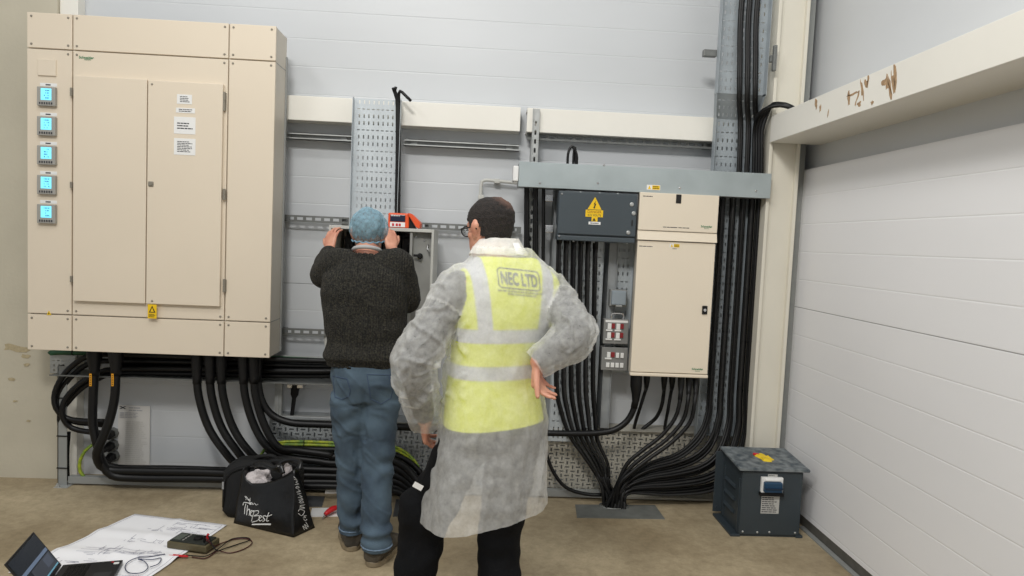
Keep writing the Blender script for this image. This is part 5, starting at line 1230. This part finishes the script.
# hair: short, dark, thinning at the crown
def hair_shell(root, Mh, m, thick, keep):
    bm = BM(); loft(bm, [((0, hsample(z)[1] - .002, z * 1.02 + .001), hsample(z)[2] + thick, hsample(z)[3] + thick) for z in [.03 + i * .004 for i in range(51)]], 72, True, 2.15)
    bmesh.ops.delete(bm, geom=[f for f in bm.faces if not keep(f.calc_center_median())], context='FACES')
    for v in bm.verts:
        q = v.co - Vector((0, 0, .12)); v.co += q.normalized() * (noise.noise(v.co * 60) * .0025 + noise.noise(v.co * 190) * .0016); v.co = Mh @ v.co
    h = obj('hair', bm, m, root, True, local=True); sd = h.modifiers.new('t', 'SOLIDIFY'); sd.thickness = thick * .9; sd.offset = -1; return h
M_hair = mat('dark_hair', (48, 40, 36), .75, 0, 0, 1, .8, 260, rgb2=(24, 20, 19)); M_hair.node_tree.nodes['Noise Texture'].inputs['Scale'].default_value = 120
nt = M_hair.node_tree; tc = nt.nodes.new('ShaderNodeTexCoord'); vm = nt.nodes.new('ShaderNodeVectorMath'); vm.operation = 'DISTANCE'; cr = Mh2 @ V((.024, -.062, .222)); vm.inputs[1].default_value = cr; nt.links.new(tc.outputs['Object'], vm.inputs[0])
nn = nt.nodes.new('ShaderNodeTexNoise'); nn.inputs['Scale'].default_value = 90; nt.links.new(tc.outputs['Object'], nn.inputs['Vector'])
rm = nt.nodes.new('ShaderNodeMapRange'); rm.inputs[1].default_value = .062; rm.inputs[2].default_value = .012; rm.inputs[3].default_value = 0; rm.inputs[4].default_value = 1; nt.links.new(math_node(nt, 'ADD', vm.outputs['Value'], math_node(nt, 'MULTIPLY', math_node(nt, 'SUBTRACT', nn.outputs['Fac'], .5), .03)), rm.inputs[0])
mx = nt.nodes.new('ShaderNodeMix'); mx.data_type = 'RGBA'; b = nt.nodes['Principled BSDF']; src = b.inputs['Base Color'].links[0].from_socket; nt.links.new(math_node(nt, 'MULTIPLY', rm.outputs[0], .6), mx.inputs[0]); nt.links.new(src, mx.inputs[6]); mx.inputs[7].default_value = lin((150, 112, 96)) + (1,); nt.links.new(mx.outputs[2], b.inputs['Base Color'])
def keep2(c):
    if c.z > .195: return c.y < .080
    if c.z > .145: return c.y < .055 + .3 * (c.z - .145)
    if c.z > .085: return c.y < (.030 if c.z > .125 else -.026) and not (abs(c.x) > .05 and -.030 < c.y < .014 and c.z < .135)
    return c.y < -.045 and c.z > .045
hair_shell(P2, Mh2, M_hair, .007, keep2)
# glasses
gl = obj('glasses', (lambda bm: [tube(bm, [Mh2 @ (V((s * .034, .107, .112)) + V((.027 * cos(a) * 1.0, -.10 * .027 * abs(cos(a)) , .020 * sin(a)))) for a in [2 * pi * k / 20 for k in range(21)]], .0022, 6) for s in (-1, 1)] and [tube(bm, [Mh2 @ V((s * .062, .104, .118)), Mh2 @ V((s * .074, .09, .120)), Mh2 @ V((s * .081, .03, .121)), Mh2 @ V((s * .084, -.01, .128)), Mh2 @ V((s * .083, -.022, .112))], .0026, 6) for s in (-1, 1)] and tube(bm, [Mh2 @ V((-.009, .107, .117)), Mh2 @ V((0, .112, .119)), Mh2 @ V((.009, .107, .117))], .002, 6))(BM()), M_blackd, P2, True, local=True, label='dark rimmed glasses')
mg = bpy.data.materials.new('lens_glass'); mg.use_nodes = True; g_ = mg.node_tree.nodes['Principled BSDF']; g_.inputs['Transmission Weight'].default_value = 1; g_.inputs['Roughness'].default_value = .02; g_.inputs['IOR'].default_value = 1.1
bm = BM()
for s in (-1, 1):
    c = V((s * .034, .107, .112)); prism(bm, [Mh2 @ (c + V((.026 * cos(a), -.10 * .026 * abs(cos(a)), .019 * sin(a)))) for a in [2 * pi * k / 20 for k in range(20)]], Mh2.to_3x3() @ V((0, .0012, 0)))
obj('lens', bm, mg, gl, local=True)
# dark jumper under the coat
M_jump = mat('dark_jumper', (58, 58, 60), .9, 0, .15, 40)
bm = BM(); torso(bm, .008, .9, 1.55)
for s, e, w in ((sL, eL, wL), (sR, eR, wR)): arm(bm, s, e, w.lerp(e, .10), .060, .053, .040)
me = remesh(bm, .009, 4); deform(me, lambda p, n: .004 * N(p, 11)); skin(me, 'jumper', M_jump, P2)
# black work trousers
M_trou = mat('black_trousers', (9, 10, 13), .85, 0, 0, bump=.2, bs=120, spec=.2)
bm = BM(); loft(bm, [((0, 0, .80), .15, .115), ((0, 0, .90), .175, .13), ((sp(1.0), .003, 1.02), .174, .128)], 32)
for h, k, a, rk in ((hipL, kL, aL, .092), (hipR, kR, aR, .083)):
    limb(bm, [(h + V((0, 0, -.03)), .102), (h.lerp(k, .5), .096), (k, rk), (k.lerp(a, .4), .084), (a + V((0, 0, -.045)), .078)], 20)
limb(bm, [(kL + V((-.02, -.01, .10)), .086), (kL + V((-.012, .01, -.10)), .086)], 16)
me = remesh(bm, .010, 4)
deform(me, lambda p, n: .010 * N(V((p.x, p.y, p.z * 2.6)), 7) + .005 * N(p, 22)); tro = skin(me, 'trousers', M_trou, P2)
q = L2(418, 486, -.10); bm = BM(); box(bm, q.x - .020, q.x + .018, q.y - .006, q.y - .002, q.z - .010, q.z + .010); t_ = obj('pocket_tab', bm, M_white, tro, local=True, label='small white pocket tab')
for v in t_.data.vertices: v.co = q + Matrix.Rotation(radians(32), 3, 'Y') @ (v.co - q)
for a, d in ((aL, V((-.35, 1, 0))), (aR, V((.1, 1, 0)))): boot(P2, V((a.x, a.y, 0)), d, mat('black_boot', (28, 27, 27), .6, 0, 0, bump=.2, bs=60))
ARM = [(.9, -.5), (1.16, -.30), (1.24, -.205), (1.33, -.170), (1.42, -.152), (1.49, -.165), (1.56, -.21), (1.7, -.22)]
def armhole(z):
    for (a, b), (c, d) in zip(ARM, ARM[1:]):
        if z <= c: return b + (d - b) * (z - a) / (c - a)
    return -.2
# hi-vis vest: yellow cloth with two hoops and two braces of grey reflective tape
M_vest = mat('hi_vis_yellow', (224, 232, 14), .7, 0, 0, bump=.06, bs=30)
nt = M_vest.node_tree; b = nt.nodes['Principled BSDF']; tc = nt.nodes.new('ShaderNodeTexCoord'); sx = nt.nodes.new('ShaderNodeSeparateXYZ'); nt.links.new(tc.outputs['Object'], sx.inputs[0])
def band(v, c, hw): return math_node(nt, 'LESS_THAN', math_node(nt, 'ABSOLUTE', math_node(nt, 'SUBTRACT', v, c)), hw)
zt_ = math_node(nt, 'SUBTRACT', sx.outputs['Z'], math_node(nt, 'MULTIPLY', sx.outputs['X'], .02))
xl_ = math_node(nt, 'ADD', sx.outputs['X'], math_node(nt, 'MULTIPLY', math_node(nt, 'SUBTRACT', sx.outputs['Z'], 1.25), .12))
xs_ = math_node(nt, 'SUBTRACT', sx.outputs['X'], math_node(nt, 'MULTIPLY', math_node(nt, 'SUBTRACT', sx.outputs['Z'], 1.25), .09))
br = math_node(nt, 'MULTIPLY', math_node(nt, 'MAXIMUM', band(xl_, -.085, .026), band(xs_, .132, .027)), math_node(nt, 'GREATER_THAN', zt_, 1.27))
tape = math_node(nt, 'MAXIMUM', math_node(nt, 'MAXIMUM', band(zt_, 1.273, .0255), band(zt_, 1.137, .026)), br)
mx = nt.nodes.new('ShaderNodeMix'); mx.data_type = 'RGBA'; nt.links.new(tape, mx.inputs[0]); mx.inputs[6].default_value = b.inputs['Base Color'].default_value; mx.inputs[7].default_value = lin((196, 198, 202)) + (1,); nt.links.new(mx.outputs[2], b.inputs['Base Color'])
bm = BM(); torso(bm, .020, 1.10, 1.57, [((0, .0, .87), .196, .146), ((0, .0, .93), .195, .145), ((-.006, .003, 1.0), .185, .14)])
me = remesh(bm, .008, 6); deform(me, lambda p, n: .003 * N(V((p.x, p.y, p.z * .5)), 12)); slice_off(me, (0, 0, .932), (.08, 0, -1)); cut(me, lambda c: c.x > armhole(c.z) and c.z < 1.588 + .5 * min(0, -c.y)); vest = skin(me, 'vest', M_vest, P2, 'yellow hi-vis vest with grey reflective tape')
VB = BVHTree.FromPolygons([v.co.copy() for v in me.vertices], [tuple(p.vertices) for p in me.polygons])
def on_vest(bm, off=.003, iters=3):
    for _ in range(iters):
        bmesh.ops.subdivide_edges(bm, edges=[e for e in bm.edges if e.calc_length() > .012], cuts=1, use_grid_fill=True)
    bmesh.ops.triangulate(bm, faces=bm.faces)
    for v in bm.verts:
        h = VB.ray_cast(V((v.co.x, -.6, v.co.z)), V((0, 1, 0)))
        if h[0]: v.co = h[0] + V((0, -off, 0))
    return bm
lc = L2(525.5, 280.5, -.16); sl = -.075
def logo_bm():
    b_ = text_bm('NEC LTD', 1.0, (0, 0, 0), (1, 0, 0), (0, 0, 1), align='CENTER', bold=.02)
    xs = [v.co.x for v in b_.verts]; zs = [v.co.z for v in b_.verts]
    for v in b_.verts:
        u = (v.co.x - min(xs)) / (max(xs) - min(xs)) - .5; w_ = (v.co.z - min(zs)) / (max(zs) - min(zs)) - .5
        v.co = V((lc.x + u * .142 - .05 * w_ * .05, -.3, lc.z + w_ * .046 + sl * u * .142))
    return b_
lg = obj('logo_lettering', on_vest(logo_bm()), mat('grey_blue_print', (34, 50, 72), .6), vest, local=True, label='grey blue NEC LTD print')
bm = BM(); pts = []; hw, hh, rr_ = .081, .035, .014
for cx_, cz_, a0 in ((hw - rr_, hh - rr_, 0), (-hw + rr_, hh - rr_, 90), (-hw + rr_, -hh + rr_, 180), (hw - rr_, -hh + rr_, 270)):
    for k in range(7): a = radians(a0 + 15 * k); pts.append((cx_ + rr_ * cos(a), cz_ + rr_ * sin(a)))
pts.append(pts[0]); dense = []
for (x0_, z0_), (x1_, z1_) in zip(pts, pts[1:]):
    n_ = max(1, int(math.hypot(x1_ - x0_, z1_ - z0_) / .01)); dense += [(x0_ + (x1_ - x0_) * k / n_, z0_ + (z1_ - z0_) * k / n_) for k in range(n_)]
P_ = []
for u, w_ in dense + dense[:1]:
    x, z = lc.x + u - .05 * w_, lc.z + w_ + sl * u; h = VB.ray_cast(V((x, -.6, z)), V((0, 1, 0)))
    if h[0]: P_.append(h[0] + V((0, -.002, 0)))
obj('logo_frame', tube(bm, P_, .0018, 5), MATS['grey_blue_print'], vest, local=True)
bm = BM()
for j, (dz, hwid) in enumerate(((-.046, .086), (-.056, .05))):
    k = -hwid; R = random.Random(j)
    while k < hwid:
        w_ = R.uniform(.008, .02); x, z = lc.x + k - .05 * dz, lc.z + dz + sl * k; b2 = BM(); v4 = [b2.verts.new((x, -.3, z - .0017)), b2.verts.new((x + w_ * .8, -.3, z - .0017 + sl * w_ * .8)), b2.verts.new((x + w_ * .8, -.3, z + .0017 + sl * w_ * .8)), b2.verts.new((x, -.3, z + .0017))]; b2.faces.new(v4); join(bm, b2); k += w_
obj('small_print', on_vest(bm, .003, 1), MATS['grey_blue_print'], vest, local=True)
# the coat: collar, back, sleeves and skirt in thin white non-woven cloth, open at the front
M_coat = sheer('thin_white_coat', (250, 250, 247), .41, lo=.80)
nt = M_coat.node_tree
bm = BM()
fl = [((-.022, -.005, .45), .246, .182), ((-.020, -.005, .60), .240, .178), ((-.008, 0, .75), .224, .170), ((0, 0, .86), .213, .162), ((0, .0, .95), .207, .158), ((-.006, 0, 1.02), .194, .152)]
torso(bm, .036, 1.10, 1.61, fl)
for s_, e_, r_ in ((sL, eL, .081), (sR, eR, .081)): limb(bm, [(s_ + V((.05 * (1 if s_.x < 0 else -1), 0, .014)), r_ * .9), (s_, r_), (s_.lerp(e_, .5) + V((0, -.005, 0)), .078)], 24)
cL = wL + (wL - eL).normalized() * .0; cR = wR + (eR - wR).normalized() * .0
me = remesh(bm, .009, 5)
axL, axR = (eL - wL).normalized(), (wR - eR).normalized()
def segdist(p, a, b):
    t = max(0, min(1, (p - a).dot(b - a) / (b - a).length_squared)); return (p - a.lerp(b, t)).length, t
creases = [(L2(432, 290, -.12), L2(413, 330, -.2)), (L2(436, 306, -.15), L2(447, 335, -.15)), (L2(398, 352, -.2), L2(440, 368, -.15)), (L2(412, 372, -.2), L2(436, 362, -.15)), (L2(402, 396, -.15), L2(438, 386, -.15)), (L2(404, 404, -.1), L2(434, 396, -.1)), (L2(560, 325, -.1), L2(590, 318, -.1)), (L2(556, 338, -.15), L2(592, 340, -.15)), (L2(553, 352, -.18), L2(586, 346, -.15)), (L2(545, 300, -.1), L2(566, 290, -.1)),
           (L2(508, 272, -.2), L2(520, 300, -.2)), (L2(468, 310, -.2), L2(448, 420, -.2)), (L2(538, 300, -.15), L2(530, 400, -.2)), (L2(505, 500, -.22), L2(510, 522, -.22)), (L2(492, 498, -.22), L2(494, 524, -.22)), (L2(522, 478, -.2), L2(528, 515, -.2))]
def torso_f(c):
    for (z0, rx0, ry0), (z1, rx1, ry1) in zip(TOR, TOR[1:]):
        if z0 <= c.z <= z1:
            t = (c.z - z0) / (z1 - z0); rx, ry = rx0 + (rx1 - rx0) * t + .036, ry0 + (ry1 - ry0) * t + .036
            return abs((c.x - sp(c.z)) / rx) ** 2.4 + abs((c.y - .005) / ry) ** 2.4
    return 9.0
def wr(p, n):
    d = 0.0
    if p.z < 1.25 and abs(p.x - sp(p.z)) < .27: d += .010 * N(V((p.x * 2.2, p.y * 2.2, p.z * .5)), 4.5) * min(1, (1.3 - p.z) * 3) + .004 * N(V((p.x * 2, p.y * 2, p.z * .8)), 13)
    d += .007 * N(p, 9, 2) + .004 * N(p, 21, 5)
    if p.z > 1.0 and (p.x < -.15 or p.x > .17): d += .011 * max(0, 1 - abs(N(V((p.x + p.z * .6, p.y, p.z * .7 - p.x * .5)), 8, 4)) * 7) + .006 * max(0, 1 - abs(N(V((p.x - p.z * .5, p.y, p.z * .8)), 14, 9)) * 6)
    else: d += .004 * max(0, 1 - abs(N(V((p.x * 1.6, p.y, p.z * .35)), 8, 4)) * 8)
    for a, b in creases:
        q, t = segdist(p, a, b)
        if q < .05: d += .013 * math.exp(-(q / .009) ** 2) * sin(pi * (.1 + .8 * t)) - .005 * math.exp(-((q - .02) / .012) ** 2)
    return d
deform(me, wr)
ztop = 1.598
def keepc(c):
    if c.z > ztop + .02 * c.y - .10 * max(0, c.y): return False                       # open collar
    if c.y > .06 and abs(c.x - .01) < .022 and abs(c.x) < .2 and c.z < 1.60: return False  # open front
    if c.y > .04 and c.z > 1.42 and abs(c.x - sp(1.5)) < .05 + .25 * (c.z - 1.42): return False
    for s_, e_ in ((sL, eL), (sR, eR)):
        d_ = e_ - s_; t = (c - s_).dot(d_) / d_.length_squared
        if t > .30 and (c - s_ - d_ * t).length < .11 and torso_f(c) > 1.10: return False
    return True
cut(me, keepc); slice_off(me, (-.2, 0, .552), (.17, 0, -1)); skin(me, 'coat', M_coat, P2, 'see-through white disposable coat')
M_slv = sheer('thin_white_sleeve', (250, 250, 247), .35, lo=.72)
def in_coat(c):
    for (z0, rx0, ry0), (z1, rx1, ry1) in zip(TOR, TOR[1:]):
        if z0 <= c.z <= z1:
            t = (c.z - z0) / (z1 - z0); rx, ry = rx0 + (rx1 - rx0) * t + .036, ry0 + (ry1 - ry0) * t + .036
            return abs((c.x - sp(c.z)) / rx) ** 2.4 + abs((c.y - .005) / ry) ** 2.4 < .90
    return False
for s_, e_, w_, spec in ((sL, eL, wL, (.080, .078, .083, .074, .060)), (sR, eR, wR, (.080, .076, .078, .072, .052))):
    tip = w_ + (w_ - e_).normalized() * .06; bm = BM()
    limb(bm, [(s_ + V((.04 * (1 if s_.x < 0 else -1), 0, .012)), spec[0] * .9), (s_, spec[0]), (s_.lerp(e_, .5) + V((0, -.005, 0)), spec[1]), (e_, spec[2]), (e_.lerp(w_, .5), spec[3]), (tip, spec[4])], 24)
    me = remesh(bm, .007, 4); deform(me, wr); ax = (w_ - e_).normalized()
    slice_off(me, w_ + ax * .014, ax); cut(me, lambda c: (c - s_).dot(e_ - s_) / (e_ - s_).length_squared > .27 and not (in_coat(c) and c.z > 1.25)); skin(me, 'sleeve', M_slv, P2)
# folded collar of the coat
bm = BM(); C = V((-.002, .028, 1.575)); R0 = []
for j, (z, r) in enumerate(((.050, .066), (.058, .069), (.054, .075), (.042, .082), (.028, .091), (.014, .101), (.000, .109), (-.006, .111))):
    row = []
    for k in range(48):
        a = radians(-222 + 264 * k / 47); wob = .003 * noise.noise(V((k * .3, j * .8, 3)))
        zz = z - .02 * max(0, sin(a)); row.append(bm.verts.new(C + V((cos(a) * (r + wob) * 1.04, sin(a) * (r + wob) * .92, zz + wob))))
    R0.append(row)
for a, b in zip(R0, R0[1:]):
    for k in range(47): bm.faces.new((a[k], a[k + 1], b[k + 1], b[k]))
lab = BM(); g_l = [[lab.verts.new(C + V((cos(radians(t)) * r * 1.04, sin(radians(t)) * r * .92, z))) for t in (-76, -70, -64, -58)] for z, r in ((.040, .0945), (.018, .110), (-.002, .122))]
for ra, rb_ in zip(g_l, g_l[1:]):
    for k in range(3): lab.faces.new((ra[k], ra[k + 1], rb_[k + 1], rb_[k]))
lb_ = obj('neck_label', lab, mat('white_cloth_label', (244, 244, 244), .7), P2, local=True, label='white cloth label at the collar'); sd = lb_.modifiers.new('t', 'SOLIDIFY'); sd.thickness = .001
co = obj('collar', bm, sheer('white_coat_collar', (248, 247, 243), .88, lo=.9), P2, True, local=True); sd = co.modifiers.new('s', 'SUBSURF'); sd.levels = 1; sd.render_levels = 2
# ---------------------------------------------------------------- person in the hair net
Y1 = 3.50
b1 = A(367, 420, Y1)
P1 = thing('person', 'person in blue hair net, dark knitted sweater and jeans at open grey enclosure', 'person', (b1.x, Y1, 0), radians(2))
I1 = P1.matrix_basis.inverted()
def L1(px, py, dy=0.0): return I1 @ A(px, py, Y1 + dy)
Mh1 = Matrix.Translation(V((L1(367, 230).x, .05, 1.51))) @ Matrix.Rotation(radians(2), 4, 'Z') @ Matrix.Rotation(radians(-10), 4, 'X')
nk1 = V((L1(367, 250).x, .0, 1.50))
tL, tR = L1(337, 264, 0), L1(397, 264, 0)
fL, gL = L1(324, 276, .10), L1(329.5, 249, .42)
fR, gR = L1(408, 300, .08), L1(391.5, 248, .36)
h1L, h1R = L1(351, 400, 0), L1(380, 400, 0)
k1L, a1L = L1(352, 458, .03), L1(352, 534, .07); k1R, a1R = L1(377, 462, -.02), L1(376, 548, -.10)
for a in (a1L, a1R): a.z = .10
cx1 = nk1.x
TO1 = [(.84, .155, .115), (.93, .172, .128), (1.0, .172, .126), (1.1, .165, .122), (1.22, .178, .125), (1.33, .19, .128), (1.41, .188, .115), (1.455, .155, .092), (1.49, .10, .072), (1.53, .06, .06)]
def torso1(bm, off, z0=0, z1=9, pre=None):
    loft(bm, (pre or []) + [((cx1 * min(1, max(0, (z - .9) / .3)), .0, z), rx + off, ry + off) for z, rx, ry in TO1 if z0 <= z <= z1], 40, True, 2.4)
bm = BM(); torso1(bm, 0)
limb(bm, [(nk1 + V((0, -.01, -.05)), .062), (Mh1 @ V((0, -.02, .03)), .056), (Mh1 @ V((0, -.012, .10)), .058)], 20); head_into(bm, Mh1)
for s, e, w in ((tL, fL, gL), (tR, fR, gR)): arm(bm, s, e, w, .054, .043, .030); limb(bm, [(V((cx1, 0, 1.42)), .07), (s, .058)], 16)
for h, k, a in ((h1L, k1L, a1L), (h1R, k1R, a1R)):
    limb(bm, [(h, .088), (h.lerp(k, .5), .075), (k, .056), (k.lerp(a, .35), .056), (a, .036)], 18); limb(bm, [(a - V((0, .01, .05)), .028), (a + V((0, .08, -.06)), .026)], 12)
hand_into(bm, gL, V((.02, .30, .62)), V((.55, .75, -.35)), 1, (.30, .40, .3), .10, .8, .2)
hand_into(bm, gR, V((-.12, .30, .62)), V((-.55, .75, -.35)), -1, (.35, .5, .35), .06, .7, .3)
me = remesh(bm, .0052, 3); skin(me, 'body', M_skin, P1); face_parts(P1, Mh1)
def keep1(c): return (c.z > .19 and c.y < .07) or (c.z > .10 and c.y < .02 + .5 * max(0, c.z - .14) and not (abs(c.x) > .05 and -.03 < c.y < .02 and c.z < .14)) or (c.y < -.04 and c.z > .05)
hair_shell(P1, Mh1, mat('grey_hair', (150, 146, 142), .75, 0, 0, 150, .5, 200, rgb2=(92, 88, 86)), .008, keep1)
# bouffant hair net
M_net = sheer('blue_hair_net', (160, 205, 226), .50, fibre=60, lo=.55)
bm = BM(); bmesh.ops.create_icosphere(bm, subdivisions=5, radius=1)
for v in bm.verts:
    q = v.co.copy(); a = math.atan2(q.y, q.x); low = max(0, -q.z)
    r_ = 1 + .05 * sin(a * 17 + 2 * noise.noise(q * 3)) * (.25 + low) * .7 + .07 * noise.noise(q * 2.4) + .03 * noise.noise(q * 6)
    v.co = Mh1 @ (V((0, -.004, .148)) + V((q.x * .096 * r_, q.y * .120 * r_, q.z * (.100 if q.z > 0 else .088) * r_)))
cl = Mh1.inverted()
bmesh.ops.delete(bm, geom=[f for f in bm.faces if (cl @ f.calc_center_median()).z < .082 + .25 * (cl @ f.calc_center_median()).y], context='FACES')
nb = obj('hair_net', bm, M_net, P1, True, local=True, label='blue bouffant hair net')
rim = [Mh1 @ V((cos(a) * .080, -.004 + sin(a) * .100, .082 + .25 * sin(a) * .104 + .003 * sin(a * 15))) for a in [2 * pi * k / 72 for k in range(73)]]
obj('elastic_band', tube(BM(), rim, .0032, 8), mat('net_elastic', (120, 160, 182), .7), nb, True, local=True)
# sweater with ribbed hem and cuffs, t-shirt edge at the neck
M_knit = knit_mat()
zh1 = 1.62 - (366.5 - 236) / 700 * 3.5
bm = BM(); torso1(bm, .024, 1.05, 1.50, [((-.016, 0, zh1), .190, .142), ((-.016, 0, zh1 + .035), .194, .146), ((-.016, 0, zh1 + .05), .208, .156), ((-.010, 0, 1.04), .206, .155), ((-.008, 0, 1.05), .204, .153)])
limb(bm, [(tL, .080), (V((cx1, .0, 1.455)), .092), (tR, .080)], 20)
limb(bm, [(nk1 + V((0, -.005, -.02)), .082), (nk1 + V((0, .004, .035)), .074)], 24)
for s, e, w in ((tL, fL, gL), (tR, fR, gR)): limb(bm, [(s, .084), (s.lerp(e, .5), .078), (e, .072), (e.lerp(w, .5), .066), (w.lerp(e, .18), .046)], 20)
me = remesh(bm, .008, 4)
def wk(p, n):
    d = .007 * N(V((p.x, p.y, p.z * 1.6)), 8) + .004 * N(p, 17, 3)
    if p.z < zh1 + .30: d += .006 * sin(p.z * 38 + 3 * N(p, 5)) * max(0, (zh1 + .30 - p.z) / .3)
    return d
deform(me, wk); cut(me, lambda c: not ((c - (nk1 + V((0, .004, .06)))).length < .085 and c.z > nk1.z + .030) ); slice_off(me, (0, 0, zh1 + .004), (0, 0, -1)); sw = skin(me, 'sweater', M_knit, P1, 'dark marl knitted sweater'); so_ = sw.modifiers.new('t', 'SOLIDIFY'); so_.thickness = .006; so_.offset = -1
bm = BM(); C = nk1 + V((0, .0, .030)); bt = [C + V((cos(a) * .066, sin(a) * .062 + .004, .012 + .02 * -sin(a))) for a in [2 * pi * k / 36 for k in range(37)]]
obj('shirt_collar', tube(bm, bt, .010, 8), mat('grey_shirt', (170, 170, 170), .8), P1, True, local=True)
# jeans
def jeans_mat():
    m = mat('blue_denim', (82, 101, 116), .85, 0, 0, 7, .25, 300, rgb2=(54, 69, 84), detail=7); return m
M_jean = jeans_mat()
bm = BM(); loft(bm, [((0, -.0, .80), .160, .125), ((0, -.006, .90), .182, .142), ((-.004, 0, .98), .178, .138), ((-.006, 0, 1.05), .172, .132)], 36)
for h, k, a in ((h1L, k1L, a1L), (h1R, k1R, a1R)):
    limb(bm, [(h + V((0, -.012, 0)), .104), (h.lerp(k, .45), .094), (k, .080), (k.lerp(a, .5), .074), (a + V((0, .0, .02)), .072), (a + V((0, .0, -.08)), .074)], 22)
me = remesh(bm, .008, 3)
def wj(p, n):
    d = .006 * N(p, 9) + .005 * max(0, 1 - abs(N(V((p.x * .6, p.y * .6, p.z * 1.3 + p.x)), 10, 3)) * 5)
    for k, a in ((k1L, a1L), (k1R, a1R)):
        if (p.xy - k.lerp(a, .5).xy).length < .12: d += .008 * sin(p.z * 46 + 6 * N(p, 6)) * math.exp(-((p.z - .17) / .09) ** 2) + .006 * sin(p.z * 34 + 8 * N(p, 5)) * math.exp(-((p.z - .50) / .10) ** 2)
    if p.z > .62 and p.z < .9: d += .004 * sin((p.z + .5 * abs(p.x)) * 40 + 5 * N(p, 5)) * (p.z < .78)
    if p.z > .6: d -= .010 * math.exp(-(p.x / .012) ** 2) * (p.y < 0) * min(1, (.97 - p.z) * 8 if p.z < .97 else 0)
    return d
deform(me, wj)
hz = min(a1L.z, a1R.z) - .06
slice_off(me, (0, 0, .088), (0, .06, -1)); je = skin(me, 'jeans', M_jean, P1, 'faded blue denim jeans'); sd = je.modifiers.new('t', 'SOLIDIFY'); sd.thickness = .004; sd.offset = -1
JB = BVHTree.FromPolygons([v.co.copy() for v in me.vertices], [tuple(p.vertices) for p in me.polygons])
M_st = mat('denim_stitch', (58, 74, 98), .8)
def onj(pts, r=.002):
    P = []
    for px, py in pts:
        o_ = I1 @ Vector((0, 0, EYE)); q = L1(px, py, -.3); h = JB.ray_cast(o_, (q - o_).normalized())
        if h[0]: P.append(h[0] + V((0, -.001, 0)))
    return P
for k, pl in enumerate((((333, 376), (347, 379), (350.5, 390), (349, 396), (342, 399.5), (335, 397), (333, 376)), ((367, 374.5), (389, 375), (393, 390), (391, 398), (381, 404), (371, 399), (367, 374.5)))):
    P = []
    for a, b in zip(pl, pl[1:]): P += [(a[0] + (b[0] - a[0]) * t / 5, a[1] + (b[1] - a[1]) * t / 5) for t in range(5)]
    P = onj(P + [pl[-1]])
    if len(P) > 3: obj('back_pocket', tube(BM(), P, .0022, 5), M_st, je, local=True)
JL = [v.co.copy() for v in je.data.vertices]
for k, a in enumerate((a1L, a1R)):
    P = []
    for t in [2 * pi * i / 40 for i in range(41)]:
        h = JB.ray_cast(V((a.x + cos(t) * .2, a.y + sin(t) * .2, .102 + .06 * a.y)), V((-cos(t), -sin(t), 0)))
        if h[0] and (h[0] - V((a.x, a.y, .1))).length < .12: P.append(h[0])
    if len(P) > 8: obj('hem', tube(BM(), P, .0045, 6), mat('worn_denim_hem', (122, 144, 168), .85, 0, .4, 90), je, True, local=True)
M_boot = mat('worn_brown_boot', (86, 78, 66), .75, 0, 0, 14, .25, 60, rgb2=(58, 54, 48))
boot(P1, V((a1L.x, a1L.y, 0)), V((-.22, 1, 0)), M_boot, .30, H=.13, ws=1.25); boot(P1, V((a1R.x, a1R.y, 0)), V((.30, 1, 0)), M_boot, .30, H=.13, ws=1.25)
